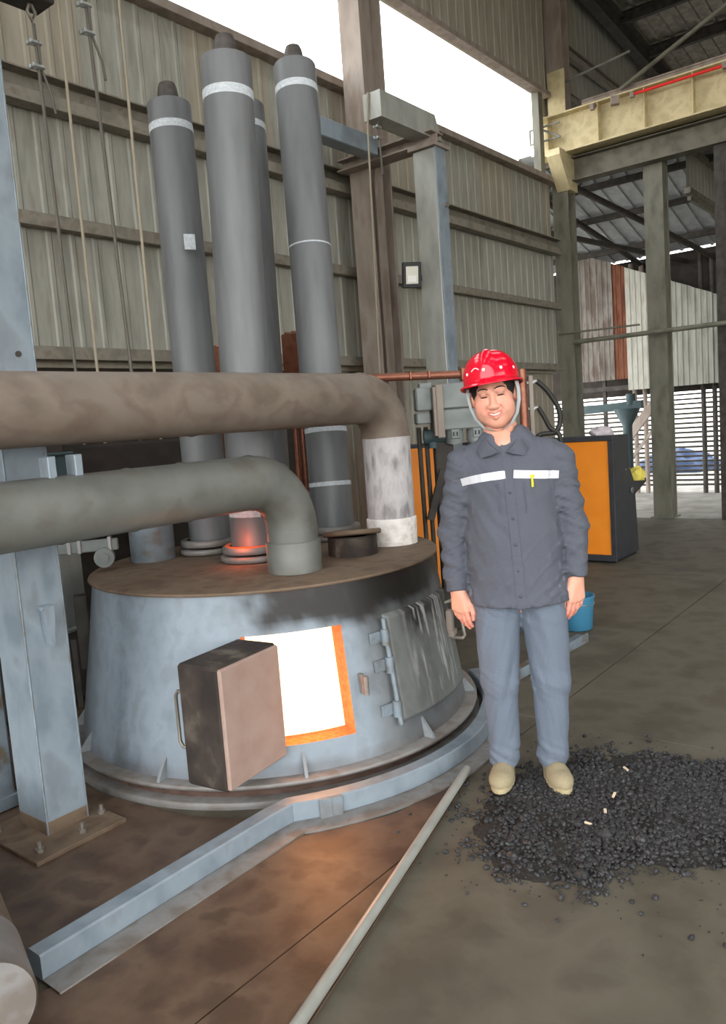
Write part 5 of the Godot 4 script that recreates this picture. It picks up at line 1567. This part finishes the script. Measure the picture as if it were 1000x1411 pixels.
	part(jo, "pen", B.new().tube([Vector3(0.098, 1.246, j.front(0.098, 1.246) + 0.006), Vector3(0.098, 1.205, j.front(0.098, 1.205) + 0.006)], 0.0045, 8).tube([Vector3(0.092, 1.246, j.front(0.092, 1.246) + 0.006), Vector3(0.106, 1.248, j.front(0.106, 1.248) + 0.006)], 0.005, 8), M.yellow, "yellow pen clip")
	# collar: two pointed leaves round the neck
	for s in [-1.0, 1.0]:
		var inner := [Vector3(0.0, 1.418, -0.085), Vector3(0.052 * s, 1.418, -0.058), Vector3(0.068 * s, 1.412, -0.01), Vector3(0.062 * s, 1.4, 0.035), Vector3(0.046 * s, 1.374, 0.07), Vector3(0.012 * s, 1.34, 0.096)]
		var outer := [Vector3(0.0, 1.375, -0.098), Vector3(0.066 * s, 1.372, -0.072), Vector3(0.092 * s, 1.362, -0.012), Vector3(0.096 * s, 1.352, 0.045), Vector3(0.078 * s, 1.325, 0.088), Vector3(0.03 * s, 1.335, 0.108)]
		var cb := B.new()
		var rows := []
		for lay in 2:
			var row := []
			for m in [0.0, 0.5, 1.0]:
				var r2 := []
				for k in 6:
					var p: Vector3 = inner[k].lerp(outer[k], m) + Vector3(-0.005, 1.0 if m == 0.5 else 0.0, 0) * Vector3(1, 0.004, 1)
					p.x -= 0.005 * 0 - 0.0
					var zf: float = j.front(p.x, p.y, -0.2)
					if k >= 3 and m > 0.0 and zf > 0.0:
						p.z = max(p.z, zf + 0.004)
					r2.append(p + Vector3(0, 0.0, 0.004 * lay) + Vector3(0.003 * s * lay, 0, 0))
				row.append(r2)
			rows.append(row)
		cb.grid(rows[1], false, Vector3(0, 1.36, 0))
		cb.grid(rows[0], false, Vector3(0, 1.36, 0))
		for k in 5:
			cb.quad(rows[0][2][k], rows[1][2][k], rows[1][2][k + 1], rows[0][2][k + 1], Vector3.DOWN)
			cb.quad(rows[0][0][k], rows[1][0][k], rows[1][0][k + 1], rows[0][0][k + 1], Vector3.UP)
		cb.quad(rows[0][0][5], rows[1][0][5], rows[1][2][5], rows[0][2][5], Vector3(-s, 0, 0))
		for v in cb.v.size():
			cb.v[v] += Vector3(-0.003, 0, 0)
		part(jo, "collar", cb, M.cloth_grey)
	# trousers
	var tr := Field.new(Vector3(-0.24, 0.03, -0.18), Vector3(0.3, 0.86, 0.18), 0.0095)
	tr.bone(Vector3(-0.07, 0.8, 0), Vector3(0.115, 0.8, 0), 0.105, 0.105, 0.04, 0.85)
	for s in [[Vector3(-0.062, 0.78, 0.0), Vector3(-0.066, 0.42, 0.012), Vector3(-0.064, 0.045, -0.02)], [Vector3(0.118, 0.78, 0.0), Vector3(0.138, 0.42, 0.012), Vector3(0.128, 0.045, -0.02)]]:
		tr.bone(s[0], s[1], 0.1, 0.075, 0.014)
		tr.bone(s[1], s[2], 0.073, 0.06, 0.02)
	tr.warp(func(p: Vector3, d: float) -> float:
		var k := fold.get_noise_3d(p.x * 7.0, p.y * 5.0 + absf(p.x - 0.03) * 16.0, p.z * 6.0)
		var lo := smoothstep(0.24, 0.06, p.y) + 0.6 * smoothstep(0.12, 0.0, absf(p.y - 0.42)) + 0.7 * smoothstep(0.6, 0.74, p.y)
		var r := fold.get_noise_3d(p.x * 5.0 + 9.0, p.y * 24.0 + p.x * 14.0, p.z * 5.0)
		return d - k * 0.009 - r * 0.011 * lo)
	tr.clip(-up, -0.05)
	var tb := B.new()
	tr.into(tb)
	part(t, "trousers", tb, M.cloth_blue, "blue-grey trousers")
	# shoes
	for q in [[Vector3(-0.068, 0, -0.01), -8.0], [Vector3(0.132, 0, -0.01), 12.0]]:
		var sf := Field.new(Vector3(-0.07, 0.0, -0.13), Vector3(0.07, 0.13, 0.2), 0.0055)
		sf.bone(Vector3(0, 0.045, -0.06), Vector3(0, 0.04, 0.05), 0.038, 0.042, 0.02)
		sf.egg(Vector3(0.0, 0.03, 0.09), Vector3(0.05, 0.042, 0.075), 0.02)
		sf.bone(Vector3(0, 0.06, -0.035), Vector3(0, 0.1, -0.035), 0.042, 0.042, 0.02)
		sf.clip(-up, -0.012)
		var sb := B.new()
		sb.xf = Transform3D(Basis(Vector3.UP, deg_to_rad(q[1])), q[0])
		sf.into(sb)
		var so := part(t, "shoe", sb, M.suede, "tan suede shoe")
		var out := []
		for k in 40:
			var a := TAU * k / 40.0
			var zz: float = sin(a)
			out.append(Vector2(cos(a) * (0.046 + 0.008 * zz), zz * 0.137 + 0.033))
		var pb := B.new()
		pb.xf = sb.xf
		pb.slab(PackedVector2Array(out.map(func(p): return Vector2(p.x, -p.y))), Vector3(0, 0.01, 0), Vector3.RIGHT, Vector3.FORWARD, 0.02)
		part(so, "sole", pb, M.sole)
		var lc := B.new()
		lc.xf = sb.xf
		lc.tube([Vector3(-0.03, 0.068, 0.05), Vector3(-0.012, 0.0785, 0.053), Vector3(0.012, 0.0785, 0.053), Vector3(0.03, 0.068, 0.05)], 0.003, 6).tube([Vector3(-0.03, 0.08, 0.025), Vector3(0.0, 0.09, 0.028), Vector3(0.03, 0.08, 0.025)], 0.003, 6)
		part(so, "lace", lc, M.suede)
	# helmet, worn on the head
	var hx := Transform3D(hb.basis * Basis(Vector3.RIGHT, deg_to_rad(-9)), hb * Vector3(0.0, 0.056, -0.008))
	var dome := func(a: float, s: float, grow: float) -> Vector3:
		var y := sin(s * PI / 2)
		var r := pow(maxf(cos(s * PI / 2), 0.0), 0.82)
		var ridge := 0.005 * (smoothstep(0.30, 0.20, absf(cos(a))) * smoothstep(0.05, 0.3, s) * smoothstep(1.0, 0.9, s))
		return Vector3(cos(a) * r * (0.108 + grow), y * 0.112 + ridge + grow * 0.5, sin(a) * r * (0.132 + grow) + ridge * sin(a))
	var rows2 := []
	for r in 22:
		var row := []
		for k in 72:
			row.append(dome.call(TAU * k / 72.0, 1.0 - r / 21.0, 0.0))
		rows2.append(row)
	for r in [[0.004, -0.006], [0.0, -0.012], [0.5, -0.016], [1.0, -0.022], [1.02, -0.026], [0.95, -0.028], [0.0, -0.02], [-0.1, 0.02]]:
		var row := []
		for k in 72:
			var a := TAU * k / 72.0
			var fr := maxf(sin(a), 0.0)
			var ext: float = 0.014 + 0.03 * pow(fr, 1.6)
			var gg: float = ext * r[0]
			row.append(Vector3(cos(a) * (0.108 + gg), r[1] - 0.010 * pow(fr, 2.0) * maxf(r[0], 0.0), sin(a) * (0.132 + gg)))
		rows2.append(row)
	var he := B.new()
	he.xf = hx
	he.grid(rows2, true, Vector3(0, -0.05, 0))
	var ho := part(t, "helmet", he, M.helmet_red, "glossy red safety helmet")
	for a in [28.0, 62.0, 98.0, 140.0]:
		var p: Vector3 = dome.call(deg_to_rad(a), 0.13, 0.0)
		var b := B.new()
		b.xf = hx
		b.ball(p, Vector3(0.0062, 0.0062, 0.003), 12, 8, Basis(Vector3.UP, PI / 2 - deg_to_rad(a)))
		part(ho, "rivet", b, M.white_dot)
	var bg := B.new()
	bg.xf = hx
	var bp2 := []
	for k in 9:
		bp2.append(dome.call(deg_to_rad(108.0 + 2.2 * k), 0.16 + 0.05 * sin(PI * k / 8.0), 0.001))
	bg.tube(bp2, 0.0022, 6)
	part(ho, "badge", bg, M.white_dot)
	# chin strap down both cheeks
	for s in [-1.0, 1.0]:
		var pts := [Vector3(0.093 * s, 0.035, 0.012), Vector3(0.0955 * s, 0.0, 0.012), Vector3(0.092 * s, -0.04, 0.02), Vector3(0.078 * s, -0.085, 0.032), Vector3(0.052 * s, -0.122, 0.048), Vector3(0.02 * s, -0.138, 0.054), Vector3(0, -0.14, 0.055)]
		var wide: float = 0.012 if s < 0 else 0.017
		var P2 := []
		for k in pts.size():
			var w2: float = wide * (1.0 if k < 4 else 0.6)
			P2.append([pts[k] + Vector3(0.009 * s, 0, -w2), pts[k] + Vector3(0.006 * s, 0, 0), pts[k] + Vector3(-0.002 * s, 0, w2)])
		var sb2 := B.new()
		sb2.xf = hb
		sb2.grid(P2, false, Vector3(0, -0.03, 0))
		var P3 := []
		for r in P2:
			P3.append(r.map(func(p): return p - Vector3(0.002 * s, -0.001, 0)))
		sb2.grid(P3, false, Vector3(0, -0.03, 0))
		part(ho, "chin_strap", sb2, M.strap, "pale grey chin strap")
